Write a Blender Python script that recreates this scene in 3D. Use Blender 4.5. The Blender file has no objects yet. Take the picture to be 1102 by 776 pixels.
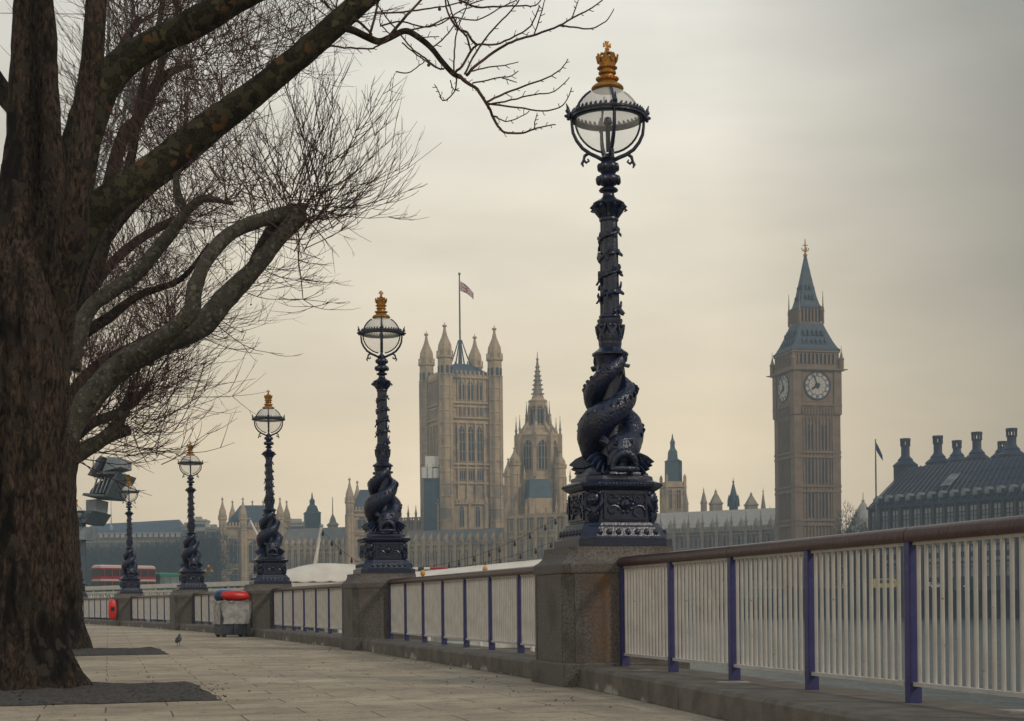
import bpy, math, random
from mathutils import Vector, Matrix, noise
random.seed(7)
C = bpy.context.scene.collection
SC = bpy.context.scene
R = math.radians

# ------------------------------------------------------------------ camera
FPX, PX0, PY0, ROLL, EYE = 1680.0, 551.0, 648.0, -0.0105, 0.775
cam_d = bpy.data.cameras.new("camera")
cam = bpy.data.objects.new("camera", cam_d)
C.objects.link(cam)
cam_d.sensor_width = 36.0
cam_d.lens = 36.0 * FPX / 1102.0
cam_d.shift_y = (PY0 - 388.0) / 1102.0
cam_d.clip_start, cam_d.clip_end = 0.1, 6000.0
cr, sr = math.cos(ROLL), math.sin(ROLL)
cam.matrix_world = Matrix(((cr, -sr, 0, 0), (0, 0, -1, 0), (sr, cr, 0, EYE), (0, 0, 0, 1)))
SC.camera = cam

# ------------------------------------------------------------------ sky, sun, exposure
SUN_EL, SUN_AZ = R(36), R(122)          # azimuth measured from +Y (ahead) towards +X (right)
world = bpy.data.worlds.new("World")
SC.world = world
world.use_nodes = True
wn, wl = world.node_tree.nodes, world.node_tree.links
bg = wn["Background"]
bg.inputs["Strength"].default_value = 1.34
sky = wn.new("ShaderNodeTexSky")
sky.sky_type = 'NISHITA'
sky.sun_disc = False
sky.sun_elevation = SUN_EL
sky.sun_rotation = SUN_AZ
sky.dust_density = 4.0
skm = wn.new("ShaderNodeVectorMath"); skm.operation = 'SCALE'; skm.inputs[3].default_value = 0.07
wl.new(sky.outputs[0], skm.inputs[0])
tc = wn.new("ShaderNodeTexCoord")
sep = wn.new("ShaderNodeSeparateXYZ")
wl.new(tc.outputs["Generated"], sep.inputs[0])
ramp = wn.new("ShaderNodeValToRGB")     # overcast cloud deck: bright and creamy low down, greyer overhead
cb = ramp.color_ramp
cb.elements[0].position = 0.0; cb.elements[0].color = (0.70, 0.575, 0.405, 1)
cb.elements[1].position = 1.0; cb.elements[1].color = (0.40, 0.46, 0.54, 1)
for p, c in ((0.11, (0.70, 0.575, 0.395, 1)), (0.20, (0.69, 0.61, 0.47, 1)), (0.32, (0.67, 0.64, 0.555, 1)), (0.46, (0.48, 0.48, 0.455, 1))):
    e = cb.elements.new(p); e.color = c
wl.new(sep.outputs["Z"], ramp.inputs[0])
mp = wn.new("ShaderNodeMapping"); mp.inputs["Scale"].default_value = (1.6, 1.6, 6.5)
wl.new(tc.outputs["Generated"], mp.inputs[0])
nz = wn.new("ShaderNodeTexNoise"); nz.inputs["Scale"].default_value = 2.3; nz.inputs["Detail"].default_value = 5.0
nz.inputs["Roughness"].default_value = 0.52
wl.new(mp.outputs[0], nz.inputs["Vector"])
mr = wn.new("ShaderNodeMapRange")
mr.inputs[1].default_value = 0.3; mr.inputs[2].default_value = 0.7; mr.inputs[3].default_value = 0.88; mr.inputs[4].default_value = 1.12
wl.new(nz.outputs["Fac"], mr.inputs[0])
# the cloud is thinner (brighter) straight ahead over the river than out to the sides
xr = wn.new("ShaderNodeMapRange")
xr.inputs[1].default_value = 0.13; xr.inputs[2].default_value = 0.34; xr.inputs[3].default_value = 1.03; xr.inputs[4].default_value = 0.47
wl.new(sep.outputs["X"], xr.inputs[0])
xl = wn.new("ShaderNodeMapRange"); xl.inputs[1].default_value = -0.30; xl.inputs[2].default_value = -0.04; xl.inputs[3].default_value = 0.74; xl.inputs[4].default_value = 1.0
wl.new(sep.outputs["X"], xl.inputs[0])
xm = wn.new("ShaderNodeMath"); xm.operation = 'MULTIPLY'; wl.new(xr.outputs[0], xm.inputs[0]); wl.new(xl.outputs[0], xm.inputs[1])
mm = wn.new("ShaderNodeMath"); mm.operation = 'MULTIPLY'
xz = wn.new("ShaderNodeMath"); xz.operation = 'MULTIPLY'; wl.new(sep.outputs["X"], xz.inputs[0]); wl.new(sep.outputs["Z"], xz.inputs[1])
xq = wn.new("ShaderNodeMapRange"); xq.inputs[1].default_value = 0.032; xq.inputs[2].default_value = 0.090; xq.inputs[3].default_value = 1.0; xq.inputs[4].default_value = 0.66
wl.new(xz.outputs[0], xq.inputs[0])
xk = wn.new("ShaderNodeMath"); xk.operation = 'MULTIPLY'; wl.new(xm.outputs[0], xk.inputs[0]); wl.new(xq.outputs[0], xk.inputs[1])
wl.new(mr.outputs[0], mm.inputs[0]); wl.new(xk.outputs[0], mm.inputs[1])
vs = wn.new("ShaderNodeVectorMath"); vs.operation = 'SCALE'
wl.new(ramp.outputs[0], vs.inputs[0]); wl.new(mm.outputs[0], vs.inputs[3])
mx = wn.new("ShaderNodeMix"); mx.data_type = 'RGBA'; mx.inputs[0].default_value = 0.93
wl.new(skm.outputs[0], mx.inputs[6]); wl.new(vs.outputs[0], mx.inputs[7])
wl.new(mx.outputs[2], bg.inputs["Color"])

sun_d = bpy.data.lights.new("sun", 'SUN')
sun_d.energy = 1.25; sun_d.angle = R(10); sun_d.color = (1.0, 0.9, 0.76)
sun = bpy.data.objects.new("sun", sun_d); C.objects.link(sun)
sd = Vector((math.sin(SUN_AZ) * math.cos(SUN_EL), math.cos(SUN_AZ) * math.cos(SUN_EL), math.sin(SUN_EL)))
sun.rotation_euler = sd.to_track_quat('Z', 'Y').to_euler()
sun.location = (0, 0, 60)
vsn = SC.view_settings
vsn.view_transform = 'Standard'; vsn.look = 'None'; vsn.gamma = 1.0; vsn.use_curve_mapping = False
vsn.exposure = 0.06
SC.cycles.volume_bounces = 1
SC.cycles.max_bounces = 8
SC.cycles.transparent_max_bounces = 24

# ------------------------------------------------------------------ helpers
def W(px, py, Y):
    """a point at depth Y (metres ahead) that the photo shows at px, py"""
    u, v = px - PX0, PY0 - py
    return Vector(((u * cr - v * sr) * Y / FPX, Y, EYE + (u * sr + v * cr) * Y / FPX))

def tag(o, label=None, cat=None, group=None, kind=None):
    if label: o["label"] = label
    if cat: o["category"] = cat
    if group: o["group"] = group
    if kind: o["kind"] = kind
    return o

def thing(name, label, cat, loc=(0, 0, 0), rz=0.0, group=None):
    o = bpy.data.objects.new(name, None)
    C.objects.link(o)
    o.location = loc; o.rotation_euler = (0, 0, rz)
    o.empty_display_size = 0.2
    return tag(o, label, cat, group)

def dup(root, loc, rz=None, label=None):
    r = root.copy(); C.objects.link(r); r.location = loc
    if rz is not None: r.rotation_euler = (0, 0, rz)
    if label: r["label"] = label
    for ch in list(root.children):
        c = ch.copy(); C.objects.link(c); c.parent = r
        for g in ch.children:
            d = g.copy(); C.objects.link(d); d.parent = c
    return r

class MB:
    def __init__(s): s.v, s.f, s.m, s.cur = [], [], [], 0
    def add(s, vs, fs):
        n = len(s.v); s.v.extend([tuple(p) for p in vs])
        for f in fs: s.f.append([i + n for i in f]); s.m.append(s.cur)
        return s
    def box(s, c, d, rz=0.0, taper=1.0, tilt=None):
        x, y, z = d[0] / 2, d[1] / 2, d[2] / 2
        M = Matrix.Rotation(rz, 4, 'Z')
        if tilt is not None: M = M @ tilt
        P = []
        for sz in (-1, 1):
            k = taper if sz > 0 else 1.0
            for sx, sy in ((-1, -1), (1, -1), (1, 1), (-1, 1)):
                P.append(Vector(c) + M @ Vector((sx * x * k, sy * y * k, sz * z)))
        return s.add(P, [(3, 2, 1, 0), (4, 5, 6, 7), (0, 1, 5, 4), (1, 2, 6, 5), (2, 3, 7, 6), (3, 0, 4, 7)])
    def b2(s, x0, x1, y0, y1, z0, z1):
        return s.box(((x0 + x1) / 2, (y0 + y1) / 2, (z0 + z1) / 2), (x1 - x0, y1 - y0, z1 - z0))
    def rings(s, rings, cap=True, closed=True):
        n = len(rings[0]); V = [p for r in rings for p in r]; F = []
        for i in range(len(rings) - 1):
            for j in range(n if closed else n - 1):
                a, b = i * n + j, i * n + (j + 1) % n
                F.append((a, b, b + n, a + n))
        if cap:
            F.append(tuple(reversed(range(n)))); k = (len(rings) - 1) * n
            F.append(tuple(range(k, k + n)))
        return s.add(V, F)
    def lathe(s, prof, n=16, c=(0, 0, 0), rot=0.0, flute=0.0, nfl=0):
        rr = []
        for r, z in prof:
            ring = []
            for j in range(n):
                a = rot + 2 * math.pi * j / n
                q = r * (1 + (flute * math.cos(nfl * a) if nfl else 0))
                ring.append((c[0] + q * math.cos(a), c[1] + q * math.sin(a), c[2] + z))
            rr.append(ring)
        return s.rings(rr)
    def chsq(s, prof, c=(0, 0, 0)):
        """loft of chamfered squares: (half width, chamfer, z)"""
        rr = []
        for h, k, z in prof:
            k = max(k, 1e-4)
            pts = [(h, -h + k), (h, h - k), (h - k, h), (-h + k, h), (-h, h - k), (-h, -h + k), (-h + k, -h), (h - k, -h)]
            rr.append([(c[0] + x, c[1] + y, c[2] + z) for x, y in pts])
        return s.rings(rr)
    def rect(s, prof, c=(0, 0, 0)):
        """loft of rectangles: (hx, hy, z)"""
        return s.rings([[(c[0] + a * hx, c[1] + b * hy, c[2] + z) for a, b in ((1, -1), (1, 1), (-1, 1), (-1, -1))] for hx, hy, z in prof])
    def tube(s, pts, rad, n=6, cap=True, flat=1.0):
        pts = [Vector(p) for p in pts]; k = len(pts)
        if not hasattr(rad, '__len__'): rad = [rad] * k
        rr = []; up = None
        for i in range(k):
            t = pts[min(i + 1, k - 1)] - pts[max(i - 1, 0)]
            if t.length < 1e-9: t = Vector((0, 0, 1))
            t.normalize()
            if up is None: up = t.orthogonal().normalized()
            up = up - t * up.dot(t)
            if up.length < 1e-6: up = t.orthogonal()
            up.normalize(); w = t.cross(up)
            rr.append([pts[i] + (up * math.cos(2 * math.pi * j / n) + w * flat * math.sin(2 * math.pi * j / n)) * rad[i] for j in range(n)])
        return s.rings(rr, cap)
    def ball(s, c, r, n=10, m=7, sc=(1, 1, 1)):
        rr = []
        for i in range(m + 1):
            t = math.pi * i / m
            q = max(math.sin(t), 0.02)
            rr.append([(c[0] + r * sc[0] * q * math.cos(2 * math.pi * j / n), c[1] + r * sc[1] * q * math.sin(2 * math.pi * j / n), c[2] - r * sc[2] * math.cos(t)) for j in range(n)])
        return s.rings(rr)
    def prism(s, poly, z0, z1):
        n = len(poly)
        V = [(x, y, z0) for x, y in poly] + [(x, y, z1) for x, y in poly]
        return s.add(V, [tuple(reversed(range(n))), tuple(range(n, 2 * n))] + [(i, (i + 1) % n, n + (i + 1) % n, n + i) for i in range(n)])
    def extr(s, poly, y0, y1):
        """polygon in XZ extruded along Y"""
        n = len(poly)
        V = [(x, y0, z) for x, z in poly] + [(x, y1, z) for x, z in poly]
        return s.add(V, [tuple(range(n)), tuple(reversed(range(n, 2 * n)))] + [((i + 1) % n, i, n + i, n + (i + 1) % n) for i in range(n)])
    def leaf(s, base, d, side, L, w, th=0.006, bend=0.0, nrm=None):
        """a thick pointed leaf/fin plate from base along d"""
        base, d, side = Vector(base), Vector(d).normalized(), Vector(side).normalized()
        nm = d.cross(side).normalized()
        out = [(0, .25), (.25, .8), (.5, 1), (.75, .7), (1, .04)]
        top, bot = [], []
        for t, q in out:
            cpt = base + d * L * t + nm * bend * t * t
            for sg in (-1, 1):
                top.append(cpt + side * sg * w * q + nm * th); bot.append(cpt + side * sg * w * q - nm * th)
        V = top + bot; n = len(top); F = []
        for i in range(4):
            a = 2 * i
            F += [(a, a + 1, a + 3, a + 2), (n + a + 1, n + a, n + a + 2, n + a + 3), (a, a + 2, n + a + 2, n + a), (a + 3, a + 1, n + a + 1, n + a + 3)]
        F += [(1, 0, n, n + 1), (n - 2, n - 1, 2 * n - 1, 2 * n - 2)]
        return s.add(V, F)
    def build(s, name, mat, parent=None, smooth=False, fix=True):
        me = bpy.data.meshes.new(name)
        me.from_pydata(s.v, [], s.f)
        mats = mat if isinstance(mat, (list, tuple)) else [mat]
        for m_ in mats: me.materials.append(m_)
        if len(mats) > 1: me.polygons.foreach_set("material_index", s.m)
        if fix:
            import bmesh
            bm = bmesh.new(); bm.from_mesh(me); bmesh.ops.recalc_face_normals(bm, faces=bm.faces); bm.to_mesh(me); bm.free()
        if smooth:
            me.polygons.foreach_set("use_smooth", [True] * len(me.polygons))
            if smooth != 'all':
                try: me.set_sharp_from_angle(angle=R(smooth if smooth is not True else 40))
                except Exception: pass
        me.update()
        o = bpy.data.objects.new(name, me); C.objects.link(o)
        if parent is not None: o.parent = parent
        return o

def copies(src, places):
    """more copies of one part under the same thing: (loc, rz[, scale])"""
    for q in places:
        o = src.copy(); C.objects.link(o); o.parent = src.parent
        o.location = q[0]; o.rotation_euler = (0, 0, q[1])
        if len(q) > 2: o.scale = q[2]

# ------------------------------------------------------------------ materials
def newmat(name):
    m = bpy.data.materials.new(name); m.use_nodes = True
    return m, m.node_tree.nodes, m.node_tree.links, m.node_tree.nodes["Principled BSDF"]

def mat(name, c1, c2=None, scale=4.0, rough=0.7, bump=0.0, bscale=None, metal=0.0, spec=0.5, detail=6.0, lo=0.35, hi=0.65, stretch=(1, 1, 1), alpha=None, trans=0.0, c3=None, s3=1.0, t3=(0.55, 0.62)):
    m, n, l, p = newmat(name)
    p.inputs["Roughness"].default_value = rough
    p.inputs["Metallic"].default_value = metal
    p.inputs["Specular IOR Level"].default_value = spec
    p.inputs["Base Color"].default_value = (*c1, 1)
    if alpha is not None: p.inputs["Alpha"].default_value = alpha
    if trans: p.inputs["Transmission Weight"].default_value = trans
    tcn = n.new("ShaderNodeTexCoord"); mpn = n.new("ShaderNodeMapping"); mpn.inputs["Scale"].default_value = stretch
    l.new(tcn.outputs["Object"], mpn.inputs[0])
    out = None
    if c2 is not None:
        t = n.new("ShaderNodeTexNoise"); t.inputs["Scale"].default_value = scale; t.inputs["Detail"].default_value = detail
        l.new(mpn.outputs[0], t.inputs["Vector"])
        q = n.new("ShaderNodeMapRange"); q.inputs[1].default_value = lo; q.inputs[2].default_value = hi
        l.new(t.outputs["Fac"], q.inputs[0])
        x = n.new("ShaderNodeMix"); x.data_type = 'RGBA'
        x.inputs[6].default_value = (*c1, 1); x.inputs[7].default_value = (*c2, 1)
        l.new(q.outputs[0], x.inputs[0]); out = x.outputs[2]
    if c3 is not None:
        t = n.new("ShaderNodeTexNoise"); t.inputs["Scale"].default_value = s3; t.inputs["Detail"].default_value = 5
        l.new(mpn.outputs[0], t.inputs["Vector"])
        q = n.new("ShaderNodeMapRange"); q.inputs[1].default_value = t3[0]; q.inputs[2].default_value = t3[1]
        l.new(t.outputs["Fac"], q.inputs[0])
        x = n.new("ShaderNodeMix"); x.data_type = 'RGBA'
        if out: l.new(out, x.inputs[6])
        else: x.inputs[6].default_value = (*c1, 1)
        x.inputs[7].default_value = (*c3, 1)
        l.new(q.outputs[0], x.inputs[0]); out = x.outputs[2]
    if out: l.new(out, p.inputs["Base Color"])
    if bump:
        t = n.new("ShaderNodeTexNoise"); t.inputs["Scale"].default_value = bscale or scale * 3; t.inputs["Detail"].default_value = 6
        l.new(mpn.outputs[0], t.inputs["Vector"])
        b = n.new("ShaderNodeBump"); b.inputs["Strength"].default_value = bump; b.inputs["Distance"].default_value = 0.02
        l.new(t.outputs["Fac"], b.inputs["Height"]); l.new(b.outputs[0], p.inputs["Normal"])
    return m

M = {}
M['iron'] = mat("lamp_iron", (0.005, 0.011, 0.034), (0.010, 0.019, 0.056), 9, 0.30, 0.22, 45, spec=0.65)
M['gold'] = mat("gilding", (0.46, 0.23, 0.045), (0.30, 0.14, 0.03), 14, 0.42, 0.2, 40, metal=0.55)
M['glass'] = mat("globe_glass", (0.75, 0.76, 0.74), rough=0.06, alpha=0.16)
M['milk'] = mat("globe_frosted_glass", (0.80, 0.79, 0.75), rough=0.25, alpha=0.5)
M['granite'] = mat("pillar_granite", (0.080, 0.074, 0.068), (0.165, 0.15, 0.135), 55, 0.8, 0.35, 70, detail=3, c3=(0.062, 0.050, 0.040), s3=1.9, t3=(0.5, 0.72))
M['kerbstone'] = mat("kerb_concrete", (0.10, 0.088, 0.075), (0.165, 0.145, 0.12), 5, 0.85, 0.4, 40, c3=(0.40, 0.38, 0.33), s3=1.6, t3=(0.63, 0.68))
M['post'] = mat("post_paint", (0.030, 0.032, 0.125), (0.046, 0.048, 0.16), 8, 0.45, 0.15, 30, c3=(0.10, 0.09, 0.12), s3=9, t3=(0.66, 0.70))
M['bar'] = mat("bar_paint", (0.51, 0.49, 0.46), (0.40, 0.385, 0.36), 5, 0.5, 0.1, 40, c3=(0.15, 0.10, 0.07), s3=24, t3=(0.69, 0.75))
M['handrail'] = mat("handrail_timber", (0.034, 0.011, 0.014), (0.058, 0.023, 0.024), 7, 0.36, 0.2, 30, stretch=(1, 1, 1))
M['soil'] = mat("pit_gravel", (0.030, 0.027, 0.025), (0.085, 0.076, 0.068), 26, 0.95, 1.0, 40)
M['bark'] = None
M['stone'] = mat("palace_limestone", (0.50, 0.37, 0.225), (0.38, 0.285, 0.185), 0.5, 0.85, 0.3, 3, c3=(0.24, 0.195, 0.15), s3=0.16, t3=(0.52, 0.66))
M['stone_dark'] = mat("weathered_limestone", (0.24, 0.18, 0.13), (0.17, 0.135, 0.105), 0.4, 0.85, 0.3, 3)
M['stone_grey'] = mat("grey_stone", (0.31, 0.265, 0.205), (0.22, 0.19, 0.16), 0.4, 0.85, 0.2, 3)
M['clockstone'] = mat("clock_tower_stone", (0.245, 0.17, 0.112), (0.18, 0.128, 0.09), 0.5, 0.85, 0.3, 3)
M['winglass'] = mat("leaded_window_glass", (0.018, 0.032, 0.050), (0.035, 0.050, 0.070), 0.8, 0.5)
M['slate'] = mat("cast_iron_roof", (0.030, 0.052, 0.078), (0.055, 0.082, 0.108), 0.6, 0.65, 0.2, 3, stretch=(1, 1, 2.5))
M['blueroof'] = mat("blue_grey_roof", (0.025, 0.060, 0.085), (0.045, 0.085, 0.11), 0.5, 0.55, 0.2, 3)
M['leadlight'] = mat("pale_roof_panels", (0.38, 0.36, 0.32), (0.30, 0.29, 0.26), 1.2, 0.6)
M['navyroof'] = mat("bronze_roof", (0.003, 0.011, 0.036), (0.006, 0.017, 0.048), 0.7, 0.6)
M['navyrib'] = mat("bronze_ribs", (0.008, 0.012, 0.024), rough=0.5)
M['sandpier'] = mat("sandstone_pier", (0.085, 0.06, 0.06), (0.06, 0.045, 0.05), 0.6, 0.8)
M['palewin'] = mat("pale_blind_window", (0.26, 0.27, 0.27), (0.05, 0.07, 0.09), 0.35, 0.3)
M['dial'] = mat("clock_dial_glass", (0.50, 0.47, 0.41), rough=0.4)
M['black'] = mat("black_paint", (0.012, 0.014, 0.018), rough=0.5)
M['darkblue'] = mat("dark_blue_paint", (0.02, 0.028, 0.06), rough=0.45)
M['white'] = mat("white_paint", (0.72, 0.69, 0.63), (0.6, 0.58, 0.52), 3, 0.5)
M['canvas'] = mat("canopy_canvas", (0.74, 0.69, 0.60), (0.62, 0.57, 0.49), 1.2, 0.75, 0.3, 6)
M['steelgrey'] = mat("grey_steel", (0.05, 0.072, 0.095), (0.09, 0.115, 0.14), 1.5, 0.5)
M['steelpale'] = mat("pale_steel", (0.30, 0.35, 0.39), (0.20, 0.25, 0.29), 1.5, 0.45)
M['bridgegreen'] = mat("bridge_green_paint", (0.055, 0.12, 0.105), (0.075, 0.15, 0.13), 0.8, 0.6)
M['red'] = mat("red_paint", (0.40, 0.022, 0.022), (0.33, 0.02, 0.02), 3, 0.4)
M['redbright'] = mat("red_plastic", (0.62, 0.025, 0.018), (0.52, 0.02, 0.015), 4, 0.4)
M['blueplastic'] = mat("blue_plastic", (0.03, 0.13, 0.36), (0.02, 0.09, 0.28), 4, 0.4)
M['binplastic'] = mat("dark_bin_plastic", (0.022, 0.03, 0.042), (0.04, 0.05, 0.062), 5, 0.5)
M['bag'] = mat("clear_plastic_bag", (0.70, 0.69, 0.66), (0.42, 0.42, 0.42), 7, 0.2, 1.0, 11, alpha=0.60)
M['green'] = mat("green_coach_paint", (0.02, 0.17, 0.11), rough=0.4)
M['yellow'] = mat("yellow_paint", (0.45, 0.36, 0.06), rough=0.4)
M['tyre'] = mat("tyre_rubber", (0.02, 0.02, 0.02), rough=0.8)
M['carglass'] = mat("vehicle_glass", (0.02, 0.025, 0.03), rough=0.1)
M['twig'] = mat("twig_bark", (0.052, 0.025, 0.021), (0.080, 0.040, 0.033), 3, 0.85)
M['twigfar'] = mat("far_twig_bark", (0.05, 0.045, 0.042), (0.03, 0.03, 0.032), 0.3, 0.9)
M['orange'] = mat("orange_float", (0.65, 0.30, 0.06), rough=0.5)
M['flagblue'] = mat("flag_blue", (0.03, 0.04, 0.16), rough=0.8)
M['flagred'] = mat("flag_red", (0.45, 0.03, 0.04), rough=0.8)
M['flagwhite'] = mat("flag_white", (0.7, 0.68, 0.65), rough=0.8)
M['cloth'] = mat("dark_clothing", (0.03, 0.032, 0.045), rough=0.85)
M['pigeon'] = mat("pigeon_feathers", (0.06, 0.07, 0.09), (0.16, 0.17, 0.19), 16, 0.6)
M['wood_far'] = mat("far_wood_twigs", (0.040, 0.046, 0.048), (0.028, 0.035, 0.040), 0.1, 0.95)

def bark_mat(name, dark, light, patch, s=1.0, plates=0.5, orange=0.66, vertical=0.4, bump=1.0):
    """plane tree bark: fissured dark base with flaked plates in olive, grey and rust"""
    m, n, l, p = newmat(name)
    p.inputs["Roughness"].default_value = 0.92
    p.inputs["Specular IOR Level"].default_value = 0.2
    tcn = n.new("ShaderNodeTexCoord"); mpn = n.new("ShaderNodeMapping"); mpn.inputs["Scale"].default_value = (1, 1, vertical)
    l.new(tcn.outputs["Object"], mpn.inputs[0])
    def tex(scale, det, vec, dist=0.0, rgh=.6):
        t = n.new("ShaderNodeTexNoise"); t.inputs["Scale"].default_value = scale; t.inputs["Detail"].default_value = det; t.inputs["Distortion"].default_value = dist; t.inputs["Roughness"].default_value = rgh
        l.new(vec, t.inputs["Vector"]); return t
    def mixby(fac, a_, b_, lo, hi):
        q = n.new("ShaderNodeMapRange"); q.inputs[1].default_value = lo; q.inputs[2].default_value = hi; l.new(fac, q.inputs[0])
        x = n.new("ShaderNodeMix"); x.data_type = 'RGBA'; l.new(q.outputs[0], x.inputs[0])
        for k, c in ((6, a_), (7, b_)):
            if isinstance(c, tuple): x.inputs[k].default_value = (*c, 1)
            else: l.new(c, x.inputs[k])
        return x.outputs[2]
    base = tex(26 * s, 8, mpn.outputs[0], .4, .7)
    col = mixby(base.outputs["Fac"], dark, light, 0.40, 0.62)
    big_ = tex(2.6 * s, 4, mpn.outputs[0], .5)
    col = mixby(big_.outputs["Fac"], col, dark, 0.52, 0.64)
    wob = tex(5 * s, 3, tcn.outputs["Object"]); vm = n.new("ShaderNodeVectorMath"); vm.operation = 'MULTIPLY_ADD'
    l.new(wob.outputs["Color"], vm.inputs[0]); vm.inputs[1].default_value = (.22 / s, .22 / s, .22 / s); l.new(tcn.outputs["Object"], vm.inputs[2])
    vo = n.new("ShaderNodeTexVoronoi"); vo.inputs["Scale"].default_value = 7.5 * s; l.new(vm.outputs[0], vo.inputs["Vector"])
    sc_ = n.new("ShaderNodeSeparateColor"); l.new(vo.outputs["Color"], sc_.inputs[0])
    col = mixby(sc_.outputs[0], col, patch, 1 - plates, 1 - plates + .02)
    col = mixby(sc_.outputs[1], col, tuple(q * 1.5 for q in patch), .93, .95)
    col = mixby(sc_.outputs[2], col, (0.115, 0.062, 0.028), orange, orange + .02)
    l.new(col, p.inputs["Base Color"])
    add = n.new("ShaderNodeMath"); add.operation = 'MULTIPLY_ADD'; l.new(sc_.outputs[0], add.inputs[0]); add.inputs[1].default_value = .35; l.new(base.outputs["Fac"], add.inputs[2])
    b_ = n.new("ShaderNodeBump"); b_.inputs["Strength"].default_value = bump; b_.inputs["Distance"].default_value = 0.03
    l.new(add.outputs[0], b_.inputs["Height"]); l.new(b_.outputs[0], p.inputs["Normal"])
    return m
M['bark'] = bark_mat("trunk_bark", (0.009, 0.0075, 0.007), (0.088, 0.062, 0.046), (0.030, 0.025, 0.020), 1.25, 0.05, 1.05, .32, 1.0)
M['limb'] = bark_mat("limb_bark", (0.016, 0.014, 0.010), (0.050, 0.044, 0.027), (0.056, 0.051, 0.030), 1.9, 0.30, 0.945, .8, .7)
M['limb2'] = bark_mat("pale_limb_bark", (0.034, 0.031, 0.025), (0.105, 0.098, 0.078), (0.098, 0.092, 0.072), 2.4, 0.22, 0.99, .8, .7)

def scales_mat():
    m = M['iron'].copy(); m.name = "scaly_lamp_iron"; n, l = m.node_tree.nodes, m.node_tree.links; p = n["Principled BSDF"]
    tcn = n.new("ShaderNodeTexCoord"); v = n.new("ShaderNodeTexVoronoi"); v.inputs["Scale"].default_value = 34; l.new(tcn.outputs["Object"], v.inputs["Vector"])
    b = n.new("ShaderNodeBump"); b.inputs["Strength"].default_value = .6; b.inputs["Distance"].default_value = .010; b.invert = True
    l.new(v.outputs["Distance"], b.inputs["Height"])
    old = p.inputs["Normal"].links[0].from_socket; l.new(old, b.inputs["Normal"]); l.new(b.outputs[0], p.inputs["Normal"])
    return m
M['scales'] = scales_mat()

def stained_granite():
    """granite with one rust streak down the near face, where water has run from an iron fixing"""
    m = M['granite'].copy(); m.name = "rust_streaked_granite"; n, l = m.node_tree.nodes, m.node_tree.links; p = n["Principled BSDF"]
    tcn = n.new("ShaderNodeTexCoord"); sx = n.new("ShaderNodeSeparateXYZ"); l.new(tcn.outputs["Object"], sx.inputs[0])
    mpn = n.new("ShaderNodeMapping"); mpn.inputs["Scale"].default_value = (9, 1, 2.2); l.new(tcn.outputs["Object"], mpn.inputs[0])
    t = n.new("ShaderNodeTexNoise"); t.inputs["Scale"].default_value = 1.2; t.inputs["Detail"].default_value = 6; l.new(mpn.outputs[0], t.inputs["Vector"])
    d = n.new("ShaderNodeMath"); d.operation = 'ADD'; l.new(sx.outputs["X"], d.inputs[0]); d.inputs[1].default_value = .20
    ab = n.new("ShaderNodeMath"); ab.operation = 'ABSOLUTE'; l.new(d.outputs[0], ab.inputs[0])
    q = n.new("ShaderNodeMapRange"); q.inputs[1].default_value = .16; q.inputs[2].default_value = .02; l.new(ab.outputs[0], q.inputs[0])
    tq = n.new("ShaderNodeMapRange"); tq.inputs[1].default_value = .36; tq.inputs[2].default_value = .62; l.new(t.outputs["Fac"], tq.inputs[0])
    mu = n.new("ShaderNodeMath"); mu.operation = 'MULTIPLY'; l.new(q.outputs[0], mu.inputs[0]); l.new(tq.outputs[0], mu.inputs[1])
    m2 = n.new("ShaderNodeMath"); m2.operation = 'MULTIPLY'; l.new(mu.outputs[0], m2.inputs[0]); m2.inputs[1].default_value = .75
    x = n.new("ShaderNodeMix"); x.data_type = 'RGBA'; old = p.inputs["Base Color"].links[0].from_socket; l.new(old, x.inputs[6]); x.inputs[7].default_value = (0.17, 0.085, 0.035, 1)
    l.new(m2.outputs[0], x.inputs[0]); l.new(x.outputs[2], p.inputs["Base Color"])
    return m
M['granite_rust'] = stained_granite()

def limed_kerb():
    """concrete kerb with white lime bleeding out along its foot"""
    m = M['kerbstone']; n, l = m.node_tree.nodes, m.node_tree.links; p = n["Principled BSDF"]
    tcn = n.new("ShaderNodeTexCoord"); sx = n.new("ShaderNodeSeparateXYZ"); l.new(tcn.outputs["Object"], sx.inputs[0])
    t = n.new("ShaderNodeTexNoise"); t.inputs["Scale"].default_value = 1.7; t.inputs["Detail"].default_value = 7; l.new(tcn.outputs["Object"], t.inputs["Vector"])
    q = n.new("ShaderNodeMath"); q.operation = 'MULTIPLY_ADD'; l.new(sx.outputs["Z"], q.inputs[0]); q.inputs[1].default_value = -1.1; l.new(t.outputs["Fac"], q.inputs[2])
    r = n.new("ShaderNodeMapRange"); r.inputs[1].default_value = .53; r.inputs[2].default_value = .58; l.new(q.outputs[0], r.inputs[0])
    x = n.new("ShaderNodeMix"); x.data_type = 'RGBA'; old = p.inputs["Base Color"].links[0].from_socket; l.new(old, x.inputs[6]); x.inputs[7].default_value = (0.34, 0.33, 0.29, 1)
    l.new(r.outputs[0], x.inputs[0]); l.new(x.outputs[2], p.inputs["Base Color"])
limed_kerb()

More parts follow.
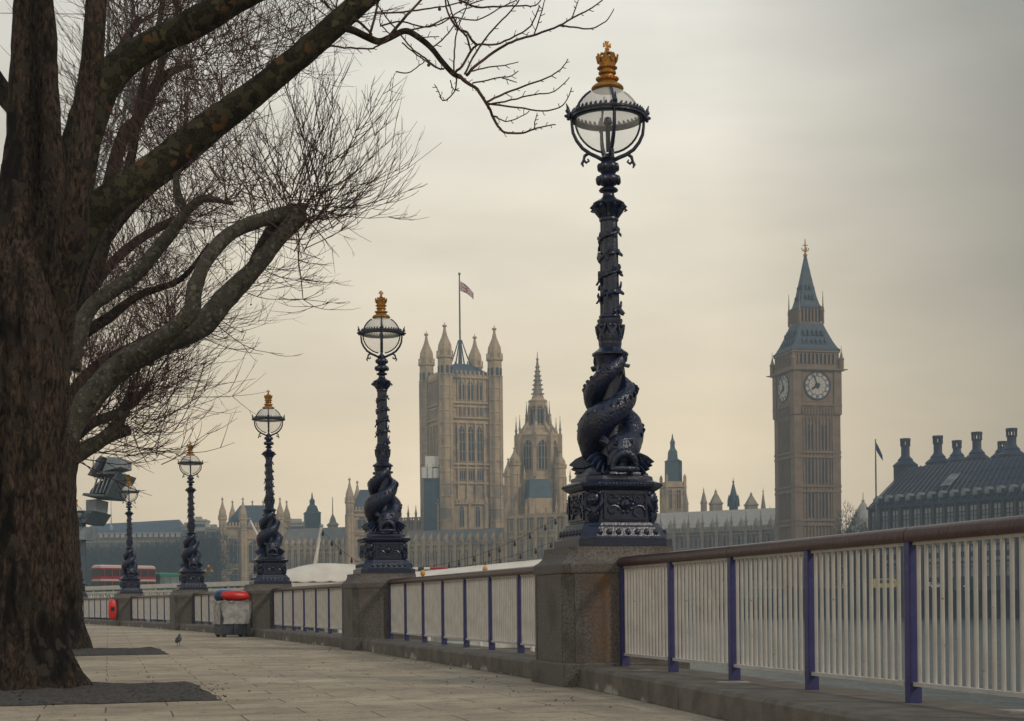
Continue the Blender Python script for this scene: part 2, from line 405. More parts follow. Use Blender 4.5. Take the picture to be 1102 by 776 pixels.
def paving_mat():
    m, n, l, p = newmat("paving_slabs")
    tcn = n.new("ShaderNodeTexCoord"); mpn = n.new("ShaderNodeMapping")
    mpn.inputs["Rotation"].default_value = (0, 0, R(-14.5))
    l.new(tcn.outputs["Object"], mpn.inputs[0])
    br = n.new("ShaderNodeTexBrick")
    br.inputs["Color1"].default_value = (0.41, 0.335, 0.235, 1); br.inputs["Color2"].default_value = (0.49, 0.405, 0.29, 1)
    br.inputs["Mortar"].default_value = (0.13, 0.107, 0.084, 1)
    br.inputs["Scale"].default_value = 1.0; br.inputs["Mortar Size"].default_value = 0.008
    br.inputs["Mortar Smooth"].default_value = 0.4
    br.inputs["Brick Width"].default_value = 0.92; br.inputs["Row Height"].default_value = 0.62
    wob = n.new("ShaderNodeTexNoise"); wob.inputs["Scale"].default_value = 0.9; wob.inputs["Detail"].default_value = 3
    l.new(mpn.outputs[0], wob.inputs["Vector"])
    vsub = n.new("ShaderNodeVectorMath"); vsub.operation = 'SCALE'; vsub.inputs[3].default_value = 0.05
    l.new(wob.outputs["Color"], vsub.inputs[0])
    va = n.new("ShaderNodeVectorMath"); va.operation = 'ADD'
    l.new(mpn.outputs[0], va.inputs[0]); l.new(vsub.outputs[0], va.inputs[1]); l.new(va.outputs[0], br.inputs["Vector"])
    def mul(col, scale, lo, hi, a, b, det=6):
        t = n.new("ShaderNodeTexNoise"); t.inputs["Scale"].default_value = scale; t.inputs["Detail"].default_value = det
        l.new(mpn.outputs[0], t.inputs["Vector"])
        q = n.new("ShaderNodeMapRange"); q.inputs[1].default_value = lo; q.inputs[2].default_value = hi; q.inputs[3].default_value = a; q.inputs[4].default_value = b
        l.new(t.outputs["Fac"], q.inputs[0])
        s_ = n.new("ShaderNodeVectorMath"); s_.operation = 'SCALE'; l.new(col, s_.inputs[0]); l.new(q.outputs[0], s_.inputs[3])
        return s_.outputs[0]
    col = mul(br.outputs["Color"], 0.35, 0.35, 0.7, 0.70, 1.10)
    col = mul(col, 2.2, 0.3, 0.6, 0.72, 1.06)
    col = mul(col, 45, 0.32, 0.5, 0.66, 1.03, 4)
    col = mul(col, 11, 0.28, 0.37, 0.40, 1.0, 3)
    col = mul(col, 5.5, 0.60, 0.72, 1.0, 0.62, 2)
    l.new(col, p.inputs["Base Color"])
    p.inputs["Roughness"].default_value = 0.75
    ma = n.new("ShaderNodeMath"); ma.operation = 'MULTIPLY_ADD'
    t = n.new("ShaderNodeTexNoise"); t.inputs["Scale"].default_value = 30; t.inputs["Detail"].default_value = 6; l.new(mpn.outputs[0], t.inputs["Vector"])
    l.new(br.outputs["Fac"], ma.inputs[0]); ma.inputs[1].default_value = -1.2; l.new(t.outputs["Fac"], ma.inputs[2])
    b = n.new("ShaderNodeBump"); b.inputs["Strength"].default_value = 0.5; b.inputs["Distance"].default_value = 0.012
    l.new(ma.outputs[0], b.inputs["Height"]); l.new(b.outputs[0], p.inputs["Normal"])
    return m
M['paving'] = paving_mat()

def water_mat():
    m, n, l, p = newmat("river_water")
    p.inputs["Base Color"].default_value = (0.07, 0.088, 0.08, 1)
    p.inputs["Roughness"].default_value = 0.12
    tcn = n.new("ShaderNodeTexCoord"); mpn = n.new("ShaderNodeMapping"); mpn.inputs["Scale"].default_value = (1, 0.8, 1)
    l.new(tcn.outputs["Object"], mpn.inputs[0])
    t = n.new("ShaderNodeTexNoise"); t.inputs["Scale"].default_value = 0.55; t.inputs["Detail"].default_value = 7; t.inputs["Roughness"].default_value = 0.6
    l.new(mpn.outputs[0], t.inputs["Vector"])
    b = n.new("ShaderNodeBump"); b.inputs["Strength"].default_value = 0.9; b.inputs["Distance"].default_value = 0.9
    l.new(t.outputs["Fac"], b.inputs["Height"]); l.new(b.outputs[0], p.inputs["Normal"])
    return m
M['water'] = water_mat()
M['leadroof'] = mat("weathered_lead_roof", (0.20, 0.185, 0.155), (0.13, 0.13, 0.12), 0.5, 0.7, 0.2, 3)
M['busred'] = mat("bus_red", (0.30, 0.016, 0.03), rough=0.4)
M['buscream'] = mat("bus_cream", (0.52, 0.42, 0.38), rough=0.4)
M['land'] = mat("far_ground", (0.10, 0.10, 0.085), (0.07, 0.075, 0.065), 0.02, 0.95)
M['bankwall'] = mat("river_wall_stone", (0.04, 0.045, 0.05), (0.024, 0.03, 0.036), 0.25, 0.85)
M['road'] = mat("asphalt", (0.05, 0.05, 0.05), (0.06, 0.06, 0.058), 0.5, 0.9)
# ================================================================== EMBANKMENT
LY = [14.8, 26.5, 38.6, 50.4, 62.8, 75.5]
LX = [659.0, 413.0, 290.5, 206.0, 139.5, 82.0]
BASE_Z = 1.275
LP = [Vector((W(px, 600, y).x, y, 0)) for px, y in zip(LX, LY)]
RD = Vector((0.222, -0.975, 0)).normalized()            # the wall's direction towards and past the camera
RIGHT_END = LP[0] + RD * 27.0
FAR = [LP[-1] + Vector((-6.6, 11.3, 0)), LP[-1] + Vector((-14.5, 21.5, 0)), LP[-1] + Vector((-40, 42, 0))]
line = [RIGHT_END] + LP + FAR

def tang(i):
    if i == 0: return ((LP[1] - LP[0]).normalized() - RD).normalized()
    if i == 5: return (LP[5] - LP[4]).normalized()
    return (LP[i + 1] - LP[i - 1]).normalized()

# promenade: one solid slab whose river side is the embankment wall
off = []
for i, p in enumerate(line):
    a = line[max(i - 1, 0)]; b = line[min(i + 1, len(line) - 1)]
    t = (b - a).normalized(); nrm = Vector((t.y, -t.x, 0))        # towards the river
    off.append(p + nrm * 0.55)
poly = [(p.x, p.y) for p in off] + [(-400, off[-1].y + 60), (-400, off[0].y)]
mb = MB(); mb.prism(poly, -5.6, 0.0)
tag(mb.build("pavement", M['paving']), kind="structure")
mb = MB(); mb.add([(-430, -30, -4.25), (430, -30, -4.25), (430, 700, -4.25), (-430, 700, -4.25)], [(0, 1, 2, 3)])
tag(mb.build("river_water", M['water']), kind="structure")

def gpoint(px, py): 
    # ground point (z = 0) under a pixel
    u, v = px - PX0, PY0 - py
    Y = -EYE * FPX / (u * sr + v * cr)
    return W(px, py, Y)
def pit(name, corners):
    mb = MB(); N = 40; V = []; F = []
    a, b, c, d = corners
    for i in range(N + 1):
        for j in range(N + 1):
            s, t = i / N, j / N
            p = (a * (1 - s) + b * s) * (1 - t) + (d * (1 - s) + c * s) * t
            e = min(s, 1 - s, t, 1 - t)
            q = noise.fractal(p * 3.0, 1.0, 2.0, 4); V.append((p.x + (.05 * noise.noise(p * 2.3) + random.uniform(-.02, .02) if e < .03 else 0), p.y + (.05 * noise.noise(p * 2.9 + Vector((7, 0, 0))) + random.uniform(-.02, .02) if e < .03 else 0), 0.005 + (0.02 * random.random() + 0.03 * max(0, q + .35) if e > 0 else 0)))
    for i in range(N):
        for j in range(N):
            k = i * (N + 1) + j
            F.append((k, k + N + 1, k + N + 2, k + 1))
    mb.add(V, F)
    tag(mb.build(name, M['soil'], smooth='all'), kind="structure")
A, B = gpoint(238, 754), gpoint(214, 739.5)
ax = (B - A).normalized(); nx = Vector((-ax.y, ax.x, 0))
pit("tree_pit_soil", [A + nx * 4.2, A, A + ax * 2.9, A + ax * 2.9 + nx * 4.2])
A, B = gpoint(181, 704.5), gpoint(172, 699)
ax = (B - A).normalized(); nx = Vector((-ax.y, ax.x, 0))
pit("tree_pit_soil", [A + nx * 4.6, A, A + ax * 3.6, A + ax * 3.6 + nx * 4.6])

# ------------------------------------------------------------------ granite pillars
def pillar_parts(root):
    mb = MB()
    mb.chsq([(0.528, 0.02, 0), (0.528, 0.02, 0.20), (0.518, 0.03, 0.215)])
    mb.build("plinth", M['granite'], root)
    mb = MB()
    mb.chsq([(0.505, 0.075, 0.216), (0.505, 0.075, 1.03)])
    for sx in (-1, 1):                                  # joint grooves read as narrow raised margins beside the corners
        for sy in (-1, 1):
            mb.box((sx * 0.503, sy * 0.40, 0.62), (0.016, 0.05, 0.80)); mb.box((sx * 0.40, sy * 0.503, 0.62), (0.05, 0.016, 0.80))
    mb.build("shaft", M['granite'], root)
    mb = MB()
    mb.chsq([(0.512, 0.06, 1.034), (0.514, 0.06, 1.05), (0.514, 0.06, 1.115), (0.505, 0.06, 1.128), (0.478, 0.06, 1.148), (0.456, 0.06, 1.178), (0.444, 0.06, 1.215), (0.440, 0.06, 1.245), (0.440, 0.06, BASE_Z)])
    mb.build("capstone", M['granite'], root)

plabels = ["granite pillar under the largest lamp, with the rust coloured streak down its near face",
           "granite pillar under the second largest lamp, where a panelled railing run ends",
           "granite pillar beside the bagged bin with the red lid",
           "granite pillar between the bagged bin and the pillar with the red buoy case",
           "granite pillar with a red buoy case hung on its side",
           "granite pillar mostly hidden behind the tree trunks"]
pr = []
for i, p in enumerate(LP):
    t = tang(i); rz = math.atan2(t.y, t.x) - math.pi / 2
    if i == 0:
        o = thing("stone_pillar", plabels[0], "pillar", p - Vector((math.cos(rz), math.sin(rz), 0)) * .05, rz, "granite pillars along the river wall"); pillar_parts(o); p0 = o
    else:
        o = dup(p0, p - Vector((math.cos(rz), math.sin(rz), 0)) * .05, rz, plabels[i])
    o.scale = (1.15, 1.12, 1.0)
    pr.append(rz)
for ch in p0.children:
    if ch.name.startswith('shaft'): ch.material_slots[0].link = 'OBJECT'; ch.material_slots[0].material = M['granite_rust']

# ------------------------------------------------------------------ dolphin lamps
def lamp_parts(root):
    # pedestal -----------------------------------------------------
    mb = MB()
    mb.chsq([(0.462, 0.10, 0), (0.462, 0.10, 0.075), (0.452, 0.10, 0.083)])
    mb.chsq([(0.435, 0.12, 0.080), (0.432, 0.12, 0.10), (0.395, 0.12, 0.185), (0.382, 0.12, 0.20), (0.372, 0.125, 0.225),
             (0.350, 0.125, 0.235), (0.350, 0.13, 0.525), (0.372, 0.13, 0.54), (0.398, 0.13, 0.565), (0.402, 0.13, 0.60), (0.375, 0.13, 0.612),
             (0.335, 0.12, 0.63), (0.33, 0.12, 0.665), (0.30, 0.11, 0.68), (0.295, 0.11, 0.70)])
    pd = mb.build("pedestal", M['iron'], root)
    # relief panel with rosette and scrolls on four faces, mask on four corners
    mb = MB()
    mb.box((0, -0.357, 0.50), (0.42, 0.022, 0.018)); mb.box((0, -0.357, 0.262), (0.42, 0.022, 0.018))
    mb.box((-0.205, -0.357, 0.381), (0.018, 0.022, 0.22)); mb.box((0.205, -0.357, 0.381), (0.018, 0.022, 0.22))
    mb.ball((0, -0.358, 0.395), 0.052, 12, 8, (1, .55, 1)); mb.ball((0, -0.385, 0.395), 0.026, 8, 6)
    for a in range(10):
        t = a * math.pi / 5
        mb.ball((0.072 * math.cos(t), -0.356, 0.395 + 0.072 * math.sin(t)), 0.018, 6, 5, (1, .7, 1))
    for sx in (-1, 1):
        for sz in (-1, 1):
            cx, cz = sx * 0.125, 0.39 + sz * 0.055
            pts = [(cx + (0.008 + 0.0062 * k) * math.cos(k * 0.62 * sx), -0.354, cz + (0.008 + 0.0052 * k) * math.sin(k * 0.62) * sz) for k in range(11)]
            mb.tube(pts, [0.007 + 0.0007 * k for k in range(11)], 6)
            mb.leaf((sx * 0.07, -0.357, 0.39 + sz * 0.07), (sx, 0, sz * .6), (0, 0, 1), 0.09, 0.018, 0.008)
    for k in range(-3, 4):                                     # egg ornaments on the sloping band
        mb.ball((k * 0.092, -0.420, 0.135), 0.026, 8, 6, (1.05, .7, 1.25))
    for k in range(-8, 9): mb.ball((k * 0.034, -0.400, 0.583), 0.011, 6, 4)
    rel = mb.build("panel_relief", M['iron'], root, smooth=50)
    copies(rel, [((0, 0, 0), R(90)), ((0, 0, 0), R(180)), ((0, 0, 0), R(270))])
    mb = MB()
    d = 0.405
    mb.ball((0, -d, 0.45), 0.062, 12, 9, (1, .8, 1.15)); mb.ball((0, -d - 0.045, 0.435), 0.026, 8, 6, (1, 1, .9))
    for sx in (-1, 1):
        mb.ball((sx * 0.024, -d - 0.035, 0.468), 0.017, 6, 5); mb.ball((sx * 0.055, -d + 0.005, 0.50), 0.028, 7, 5)
        mb.tube([(sx * 0.07, -d + .02, 0.48), (sx * 0.085, -d, 0.42), (sx * 0.065, -d - .02, 0.36), (sx * 0.03, -d - .02, 0.33)], [0.02, 0.026, 0.022, 0.012], 7)
    for k in range(5): mb.leaf((0, -d + .01, 0.40), (math.sin((k - 2) * .5), -0.25, -math.cos((k - 2) * .5)), (1, 0, 0.1), 0.13, 0.022, 0.008)
    mb.leaf((0, -d + .01, 0.22), (0, -0.7, 0.9), (1, 0, 0), 0.12, 0.05, 0.01, 0.02)
    msk = mb.build("corner_mask", M['iron'], root, smooth=50); msk.rotation_euler = (0, 0, R(45))
    copies(msk, [((0, 0, 0), R(135)), ((0, 0, 0), R(225)), ((0, 0, 0), R(315))])
    # two entwined sturgeon/dolphins -------------------------------
    def fish(ph):
        mb = MB(); K = 54
        def path(s):
            th = ph + R(-14 + 402 * s ** 0.92)
            r = 0.215 - 0.035 * s - 0.05 * max(0, s - .8) * 2
            if s < .12: r += (0.12 - s) * 0.55
            z = 0.86 + 0.28 * min(1, s / .25) ** 1.2 + 0.62 * max(0, s - .25) / .75
            return Vector((r * math.sin(th), -r * math.cos(th), z)), th
        pts, rad = [], []
        for i in range(K):
            s = i / (K - 1); p, th = path(s)
            pts.append(p)
            q = 0.118 + 0.05 * math.exp(-((s - .26) / .13) ** 2) + 0.035 * math.exp(-((s - .05) / .06) ** 2)
            if s > .3: q = (0.118 + 0.05 * math.exp(-((s - .26) / .13) ** 2)) * (1 - 0.50 * ((s - .3) / .7) ** 1.5)
            rad.append(q * (1 + 0.018 * math.sin(i * 2.1)))
        mb.tube(pts, rad, 16, flat=1.12)
        # dorsal ridge fins along the back
        for i in range(8, K - 6, 2):
            p, th = path(i / (K - 1)); o_ = Vector((math.sin(th), -math.cos(th), 0.35)).normalized()
            mb.leaf(p + o_ * rad[i] * .86, o_ + Vector((-math.cos(th), -math.sin(th), 0)) * .8, Vector((0, 0, 1)), 0.058, 0.028, 0.007)
        # tail fluke
        p, th = path(1.0); tg = (p - path(.96)[0]).normalized()
        o_ = Vector((math.sin(th), -math.cos(th), 0))
        for k in (-1, 0, 1): mb.leaf(p - tg * .04, tg + Vector((0, 0, .9 * k)) + o_ * .25, Vector((0, 0, 1)).cross(tg) + Vector((0, 0, .3)), 0.13, 0.055, 0.012, 0.03)
        # head: domed brow, gaping jaws, eyes, whisker lips, pectoral fins
        f = Vector((math.sin(ph), -math.cos(ph), 0)); sd_ = Vector((math.cos(ph), math.sin(ph), 0)); up = Vector((0, 0, 1))
        hc = f * 0.27 + up * 0.93
        mb.ball(hc, 0.145, 16, 11, (1, 1, .92))
        rr = []
        for i in range(8):                                        # upper lip as an arch round a dark hollow
            pass
        arch = [f * (0.40 + 0.03 * math.sin(math.pi * k / 12)) + sd_ * 0.135 * math.cos(math.pi * k / 12) + up * (0.735 + 0.135 * math.sin(math.pi * k / 12)) for k in range(13)]
        mb.tube(arch, [0.03 + 0.014 * math.sin(math.pi * k / 12) for k in range(13)], 8)
        arch2 = [a_ - f * 0.07 + up * 0.03 for a_ in arch]
        mb.tube(arch2, [0.05] * 13, 8)
        low = [f * (0.41 + 0.045 * math.sin(math.pi * k / 8)) + sd_ * 0.15 * math.cos(math.pi * k / 8) + up * 0.722 for k in range(9)]
        mb.tube(low, [0.028] * 9, 8)
        mb.ball(f * 0.30 + up * 0.76, 0.085, 10, 7)
        for sg in (-1, 1):
            e = hc + sd_ * sg * 0.088 + f * 0.10 + up * 0.035
            mb.ball(e, 0.034, 9, 7); mb.tube([e + sd_ * sg * .03 - up * .01, e + f * .035 + up * .02, e - sd_ * sg * .03 + up * .03], [0.012, .018, .012], 6)
            for k in range(4):                                      # pectoral fin: overlapping blades resting on the pedestal
                d_ = sd_ * sg * (1 - .12 * k) + f * (.28 + .16 * k) - up * (0.10 + 0.04 * k)
                mb.leaf(f * 0.17 + sd_ * sg * 0.12 + up * (0.845 - .03 * k), d_, up + f * .3, 0.30 - .012 * k, 0.062, 0.012, 0.04 * sg)
            for k in range(3):
                mb.leaf(hc + sd_ * sg * 0.11 - f * .02 + up * .02, sd_ * sg + up * (.5 + .4 * k) - f * .4, f + up * .2, 0.13, 0.04, 0.01)
        o = mb.build("dolphin", M['scales'], root, smooth=60); o.scale = (.85, .85, 1); return o
    fish(0.0); fish(math.pi)
    # column -------------------------------------------------------
    mb = MB()
    mb.lathe([(0.30, 0.70), (0.27, 0.74), (0.15, 0.80), (0.105, 0.95), (0.10, 1.45), (0.105, 1.58), (0.125, 1.72), (0.135, 1.80), (0.150, 1.815), (0.172, 1.825), (0.174, 1.842), (0.155, 1.858), (0.115, 1.885), (0.104, 1.90),
              (0.108, 1.925), (0.112, 1.94), (0.108, 1.955), (0.113, 1.965), (0.116, 1.98), (0.116, 2.135), (0.122, 2.15), (0.120, 2.165), (0.098, 2.175), (0.104, 2.185), (0.104, 2.20), (0.090, 2.215)], 24)
    mb.lathe([(0.088, 2.21), (0.086, 2.5), (0.078, 3.09), (0.077, 3.10)], 48, flute=0.055, nfl=12)
    mb.lathe([(0.086, 3.095), (0.092, 3.105), (0.092, 3.125), (0.082, 3.135), (0.086, 3.16), (0.10, 3.20), (0.125, 3.235), (0.148, 3.255), (0.150, 3.268), (0.125, 3.285), (0.085, 3.305), (0.060, 3.33), (0.052, 3.36), (0.058, 3.372),
              (0.088, 3.383), (0.092, 3.395), (0.080, 3.41), (0.050, 3.425), (0.046, 3.435), (0.075, 3.445), (0.104, 3.475), (0.108, 3.50), (0.090, 3.53), (0.062, 3.545), (0.070, 3.555), (0.098, 3.60), (0.095, 3.63), (0.068, 3.66), (0.062, 3.68), (0.085, 3.69), (0.05, 3.71), (0.02, 3.74)], 24)
    for k in range(8):                                             # leaf collars
        a = 2 * math.pi * k / 8; o_ = Vector((math.cos(a), math.sin(a), 0)); s_ = Vector((-math.sin(a), math.cos(a), 0))
        mb.leaf(o_ * .105 + Vector((0, 0, 1.80)), Vector((0, 0, -1)) + o_ * .10, s_, 0.20, 0.038, 0.010, 0.02)
        mb.leaf(o_ * .085 + Vector((0, 0, 3.13)), Vector((0, 0, 1)) + o_ * .55, s_, 0.13, 0.028, 0.008, -0.03)
        tip = o_ * .160 + Vector((0, 0, 3.235))
        mb.tube([o_ * .12 + Vector((0, 0, 3.22)), tip, tip + o_ * .022 - Vector((0, 0, .022)), tip - Vector((0, 0, .034))], [.014, .014, .011, .006], 6)
        mb.ball(o_ * .098 + Vector((0, 0, 3.487)), 0.03, 7, 5, (1, 1, 1.3)); mb.ball(o_ * .085 + Vector((0, 0, 3.61)), 0.028, 7, 5, (1, 1, 1.3))
        for q in range(2):
            b_ = a + q * math.pi / 8; ob = Vector((math.cos(b_), math.sin(b_), 0)); sb = Vector((-math.sin(b_), math.cos(b_), 0))
            mb.leaf(ob * .112 + Vector((0, 0, 1.985)), Vector((0, 0, 1)) + sb * (.6 if q else -.6), sb, 0.15, 0.02, 0.012)
            mb.ball(ob * .117 + Vector((0, 0, 2.10)), 0.019, 6, 5)
    mb.build("column", M['iron'], root, smooth=45)
    mb = MB(); pts = []
    for i in range(160):
        s = i / 159; a = 2 * math.pi * 4.6 * s; r = .098 - .010 * s
        pts.append(Vector((r * math.sin(a), -r * math.cos(a), 2.235 + .84 * s)))
    mb.tube(pts, [.0145 + .004 * math.sin(k * 1.3) for k in range(160)], 7)
    rg = random.Random(3)
    for i in range(2, 158, 2):
        p = pts[i]; o_ = Vector((p.x, p.y, 0)).normalized(); s_ = Vector((-o_.y, o_.x, 0))
        mb.leaf(p, o_ * .30 + s_ * rg.uniform(-1, 1) + Vector((0, 0, rg.choice((-1, 1)) * rg.uniform(.4, 1))), s_ + Vector((0, 0, .5)), rg.uniform(.05, .075), 0.026, 0.008, 0.014)
    mb.build("vine", M['iron'], root, smooth=50)
    # lantern ------------------------------------------------------
    GZ = 4.06
    mb = MB()
    def ringb(rad, z, ry, rz_):
        K = 48; rr = [[((rad + dx * ry) * math.cos(2 * math.pi * k / K), (rad + dx * ry) * math.sin(2 * math.pi * k / K), z + dz * rz_) for dx, dz in ((-1, -1), (1, -1), (1, 1), (-1, 1))] for k in range(K)]
        rr.append(rr[0]); mb.rings(rr, cap=False)
    ringb(0.338, GZ + 0.030, 0.020, 0.022); ringb(0.322, GZ + 0.003, 0.010, 0.012); ringb(0.358, GZ + 0.042, 0.009, 0.009)
    for k in range(44):
        a = 2 * math.pi * k / 44; o_ = Vector((math.cos(a), math.sin(a), 0)); s_ = Vector((-math.sin(a), math.cos(a), 0))
        mb.leaf(o_ * .340 + Vector((0, 0, GZ + .048)), Vector((0, 0, 1)) + s_ * .35, s_, 0.042, 0.013, 0.006)
    mb.build("lantern_ring", M['iron'], root)
    mb = MB()
    o_ = Vector((1, 0, 0))
    prof = [(0.348, GZ + .03), (0.345, GZ - .05), (0.335, GZ - .13), (0.30, GZ - .205), (0.245, GZ - .275), (0.17, GZ - .325), (0.10, GZ - .355), (0.045, GZ - .385)]
    mb.tube([(x, 0, z) for x, z in prof], [.013, .014, .016, .017, .018, .019, .020, .020], 8)
    mb.tube([(0.19, 0, GZ - .32), (0.225, 0, GZ - .345), (0.235, 0, GZ - .385), (0.21, 0, GZ - .41), (0.185, 0, GZ - .392), (0.198, 0, GZ - .372)], [.016, .016, .014, .013, .011, .008], 7)
    mb.tube([(0.235, 0, GZ - .385), (0.252, 0, GZ - .42), (0.238, 0, GZ - .45)], [.013, .015, .006], 6)
    mb.tube([(0.365, 0, GZ + .03), (0.375, 0, GZ + .07), (0.382, 0, GZ + .105), (0.396, 0, GZ + .145)], [.022, .018, .014, .004], 7)
    mb.ball((0.385, 0, GZ + .075), .022, 7, 5); mb.ball((0.372, 0, GZ + .027), .030, 8, 6); mb.ball((0.402, 0, GZ + .027), .016, 6, 5)
    mb.ball((0.378, 0, GZ + .002), .018, 6, 5)
    # glazing bar over the globe
    mb.tube([(0.314 * math.cos(t), 0, GZ + 0.314 * math.sin(t)) for t in [R(-80 + 9.3 * k) for k in range(16)]], .011, 6)
    arm = mb.build("lantern_arm", M['iron'], root, smooth=50); arm.rotation_euler = (0, 0, R(-100))
    copies(arm, [((0, 0, 0), R(-10)), ((0, 0, 0), R(80)), ((0, 0, 0), R(170))])
    def cap_of(t0, t1, name, mt):
        mb = MB(); mb.lathe([(0.302 * math.cos(R(t0 + (t1 - t0) * k / 14)), GZ + 0.302 * math.sin(R(t0 + (t1 - t0) * k / 14))) for k in range(15)], 40)
        mb.f = mb.f[:-2]; mb.m = mb.m[:-2]
        return mb.build(name, mt, root, smooth='all')
    cap_of(-86, 6, "globe", M['glass']); cap_of(6, 66, "globe_shade", M['milk'])
    mb = MB(); mb.lathe([(0.020, GZ - .30), (0.024, GZ - .05), (0.045, GZ - .03), (0.03, GZ + .02), (0.012, GZ + .03)], 10)
    mb.build("burner", M['iron'], root, smooth=40)
    # gilded crown -------------------------------------------------
    mb = MB(); z = GZ + 0.26
    mb.lathe([(0.165, z), (0.172, z + .012), (0.165, z + .03), (0.145, z + .048), (0.10, z + .075), (0.088, z + .095), (0.112, z + .105), (0.112, z + .12), (0.078, z + .13), (0.070, z + .165),
              (0.092, z + .178), (0.094, z + .195), (0.072, z + .205), (0.072, z + .225), (0.098, z + .235), (0.100, z + .25), (0.082, z + .26), (0.088, z + .30), (0.100, z + .345), (0.09, z + .352), (0.06, z + .36), (0.04, z + .375), (0.02, z + .385)], 24)
    for k in range(20):
        a = 2 * math.pi * k / 20; mb.ball((.112 * math.cos(a), .112 * math.sin(a), z + .122), .013, 6, 4); mb.ball((.10 * math.cos(a), .10 * math.sin(a), z + .243), .009, 5, 4)
    for k in range(8):
        a = 2 * math.pi * (k + .3) / 8; o_ = Vector((math.cos(a), math.sin(a), 0)); s_ = Vector((-math.sin(a), math.cos(a), 0))
        mb.leaf(o_ * .096 + Vector((0, 0, z + .30)), Vector((0, 0, 1)) + o_ * .22, s_, .085, .028, .007)
        mb.ball(o_ * .112 + Vector((0, 0, z + .378)), .013, 6, 4)
        mb.tube([o_ * .09 + Vector((0, 0, z + .33)), o_ * .075 + Vector((0, 0, z + .40)), Vector((0, 0, z + .405)) + o_ * .012], [.011, .010, .007], 5)
    mb.ball((0, 0, z + .425), .028, 10, 7)
    cf = mb.build("crown_finial", M['gold'], root, smooth=45); cf.scale = (.9, .9, .85); cf.location = (0, 0, .673)
    mb = MB(); zc = z + .498
    for dx, dz in ((1, 0), (-1, 0), (0, 1), (0, -1)):
        mb.extr([(dx * .006 + dz * .006, zc + dz * .006 - dx * .006), (dx * .042 + dz * .026, zc + dz * .044 - dx * .026), (dx * .042 - dz * .026, zc + dz * .044 + dx * .026), (dx * .006 - dz * .006, zc + dz * .006 + dx * .006)], -.009, .009)
    mb.lathe([(.011, z + .445), (.011, zc + .03)], 8)
    cf = mb.build("crown_cross", M['gold'], root); cf.scale = (.9, .9, .85); cf.location = (0, 0, .673)

llabels = ["largest dolphin lamp post, gold crown on glass globe, on the rust streaked pillar",
           "second largest dolphin lamp post, standing out left of the tall square tower",
           "dolphin lamp post with gold crown above the red lidded bin",
           "dolphin lamp post standing in front of the green coach on the bridge",
           "dolphin lamp post standing in front of the red bus on the bridge",
           "dolphin lamp post mostly hidden behind the tree trunks"]
for i, p in enumerate(LP):
    loc = p + Vector((0, 0, BASE_Z))
    if i == 0:
        l0 = thing("street_lamp", llabels[0], "street lamp", loc, pr[0] + R(3), "dolphin lamps along the river wall"); lamp_parts(l0)
    else:
        dup(l0, loc, pr[i], llabels[i])

# ------------------------------------------------------------------ railings and kerbs
def span(P, Q, n, name_label, da=0.50, db=0.50, flare=0.0):
    d = (Q - P); L = d.length; t = d.normalized(); rz = math.atan2(t.y, t.x)
    root = thing("railing", name_label, "railing", P, rz, "railing runs between the pillars")     # local x runs along the wall, +y is the land side or river side
    side = 1.0                                        # land side in local +y for P towards far end (left)
    KZ = 0.185; x0, x1 = da, L - db; pitch = (x1 - x0) / n
    mb = MB()
    xs = [x0 + pitch * k for k in range(n + 1)]
    k_ = 0
    while k_ < n:                                      # timber handrail in lengths with butt joints
        a = xs[k_] if k_ else x0 - .02; b = xs[min(k_ + 2, n)] if k_ + 2 < n else x1 + .02
        prof = [(-.044, 1.090), (-.052, 1.108), (-.050, 1.142), (-.030, 1.168), (0, 1.176), (.030, 1.168), (.050, 1.142), (.052, 1.108), (.044, 1.090)]
        mb.rings([[(a + .003, y, z) for y, z in prof], [(b - .003, y, z) for y, z in prof]]); k_ += 2
    mb.build("handrail", M['handrail'], root, smooth=50)
    mb = MB()
    mb.b2(-.030, .030, -.036, .036, KZ - .01, 1.089)
    po = mb.build("post", M['post'], root); po.location = (xs[0] + .03, 0, 0)
    copies(po, [((x - (.03 if k == n - 1 else 0), 0, 0), 0) for k, x in enumerate(xs[1:])])
    mb = MB(); NB = 15; w = pitch - .066
    for k in range(NB):
        x = -w / 2 + w * (k + .5) / NB
        mb.lathe([(.0122, KZ + .115), (.0122, 1.080)], 8, (x, 0, 0))
    mb.b2(-w / 2, w / 2, -.020, .020, KZ + .095, KZ + .118); mb.b2(-w / 2, w / 2, -.014, .014, 1.070, 1.0885)
    mb.box((-w / 2 + .03, side * .02, KZ + .11), (.07, .05, .03))
    pn = mb.build("bar_panel", M['bar'], root, smooth=40); pn.location = (xs[0] + pitch / 2, 0, 0)
    copies(pn, [((xs[k] + pitch / 2, 0, 0), 0) for k in range(1, n)])
    # kerb the posts stand on
    mb = MB()
    x = da - .30 if da else 0
    while x < L - db + .29:
        e = min(x + 1.75, L - db + .30)
        pro = [(-.30, .004), (-.30, KZ), (.455, KZ), (.485, KZ - .025), (.49, .004)]
        fl0, fl1 = flare * (L - x) - (.09 if flare else 0), flare * (L - e) - (.09 if flare else 0)
        mb.rings([[(x + .004, y + (fl0 if y > 0 else 0), z) for y, z in pro], [(e - .004, y + (fl1 if y > 0 else 0), z) for y, z in pro]]); x = e
    k = mb.build("kerb", M['kerbstone']); k.location = P; k.rotation_euler = (0, 0, rz); tag(k, kind="structure")
rl = ["railing run with blue posts and open bars, right of the largest lamp",
      "railing run of blue posts and pale bars between the two largest lamps",
      "railing run of blue posts and pale bars right of the bagged bin",
      "railing run partly behind the bagged bin with the red lid",
      "small far railing run right of the red buoy case",
      "smallest far railing run, between the tree trunk and the red buoy case"]
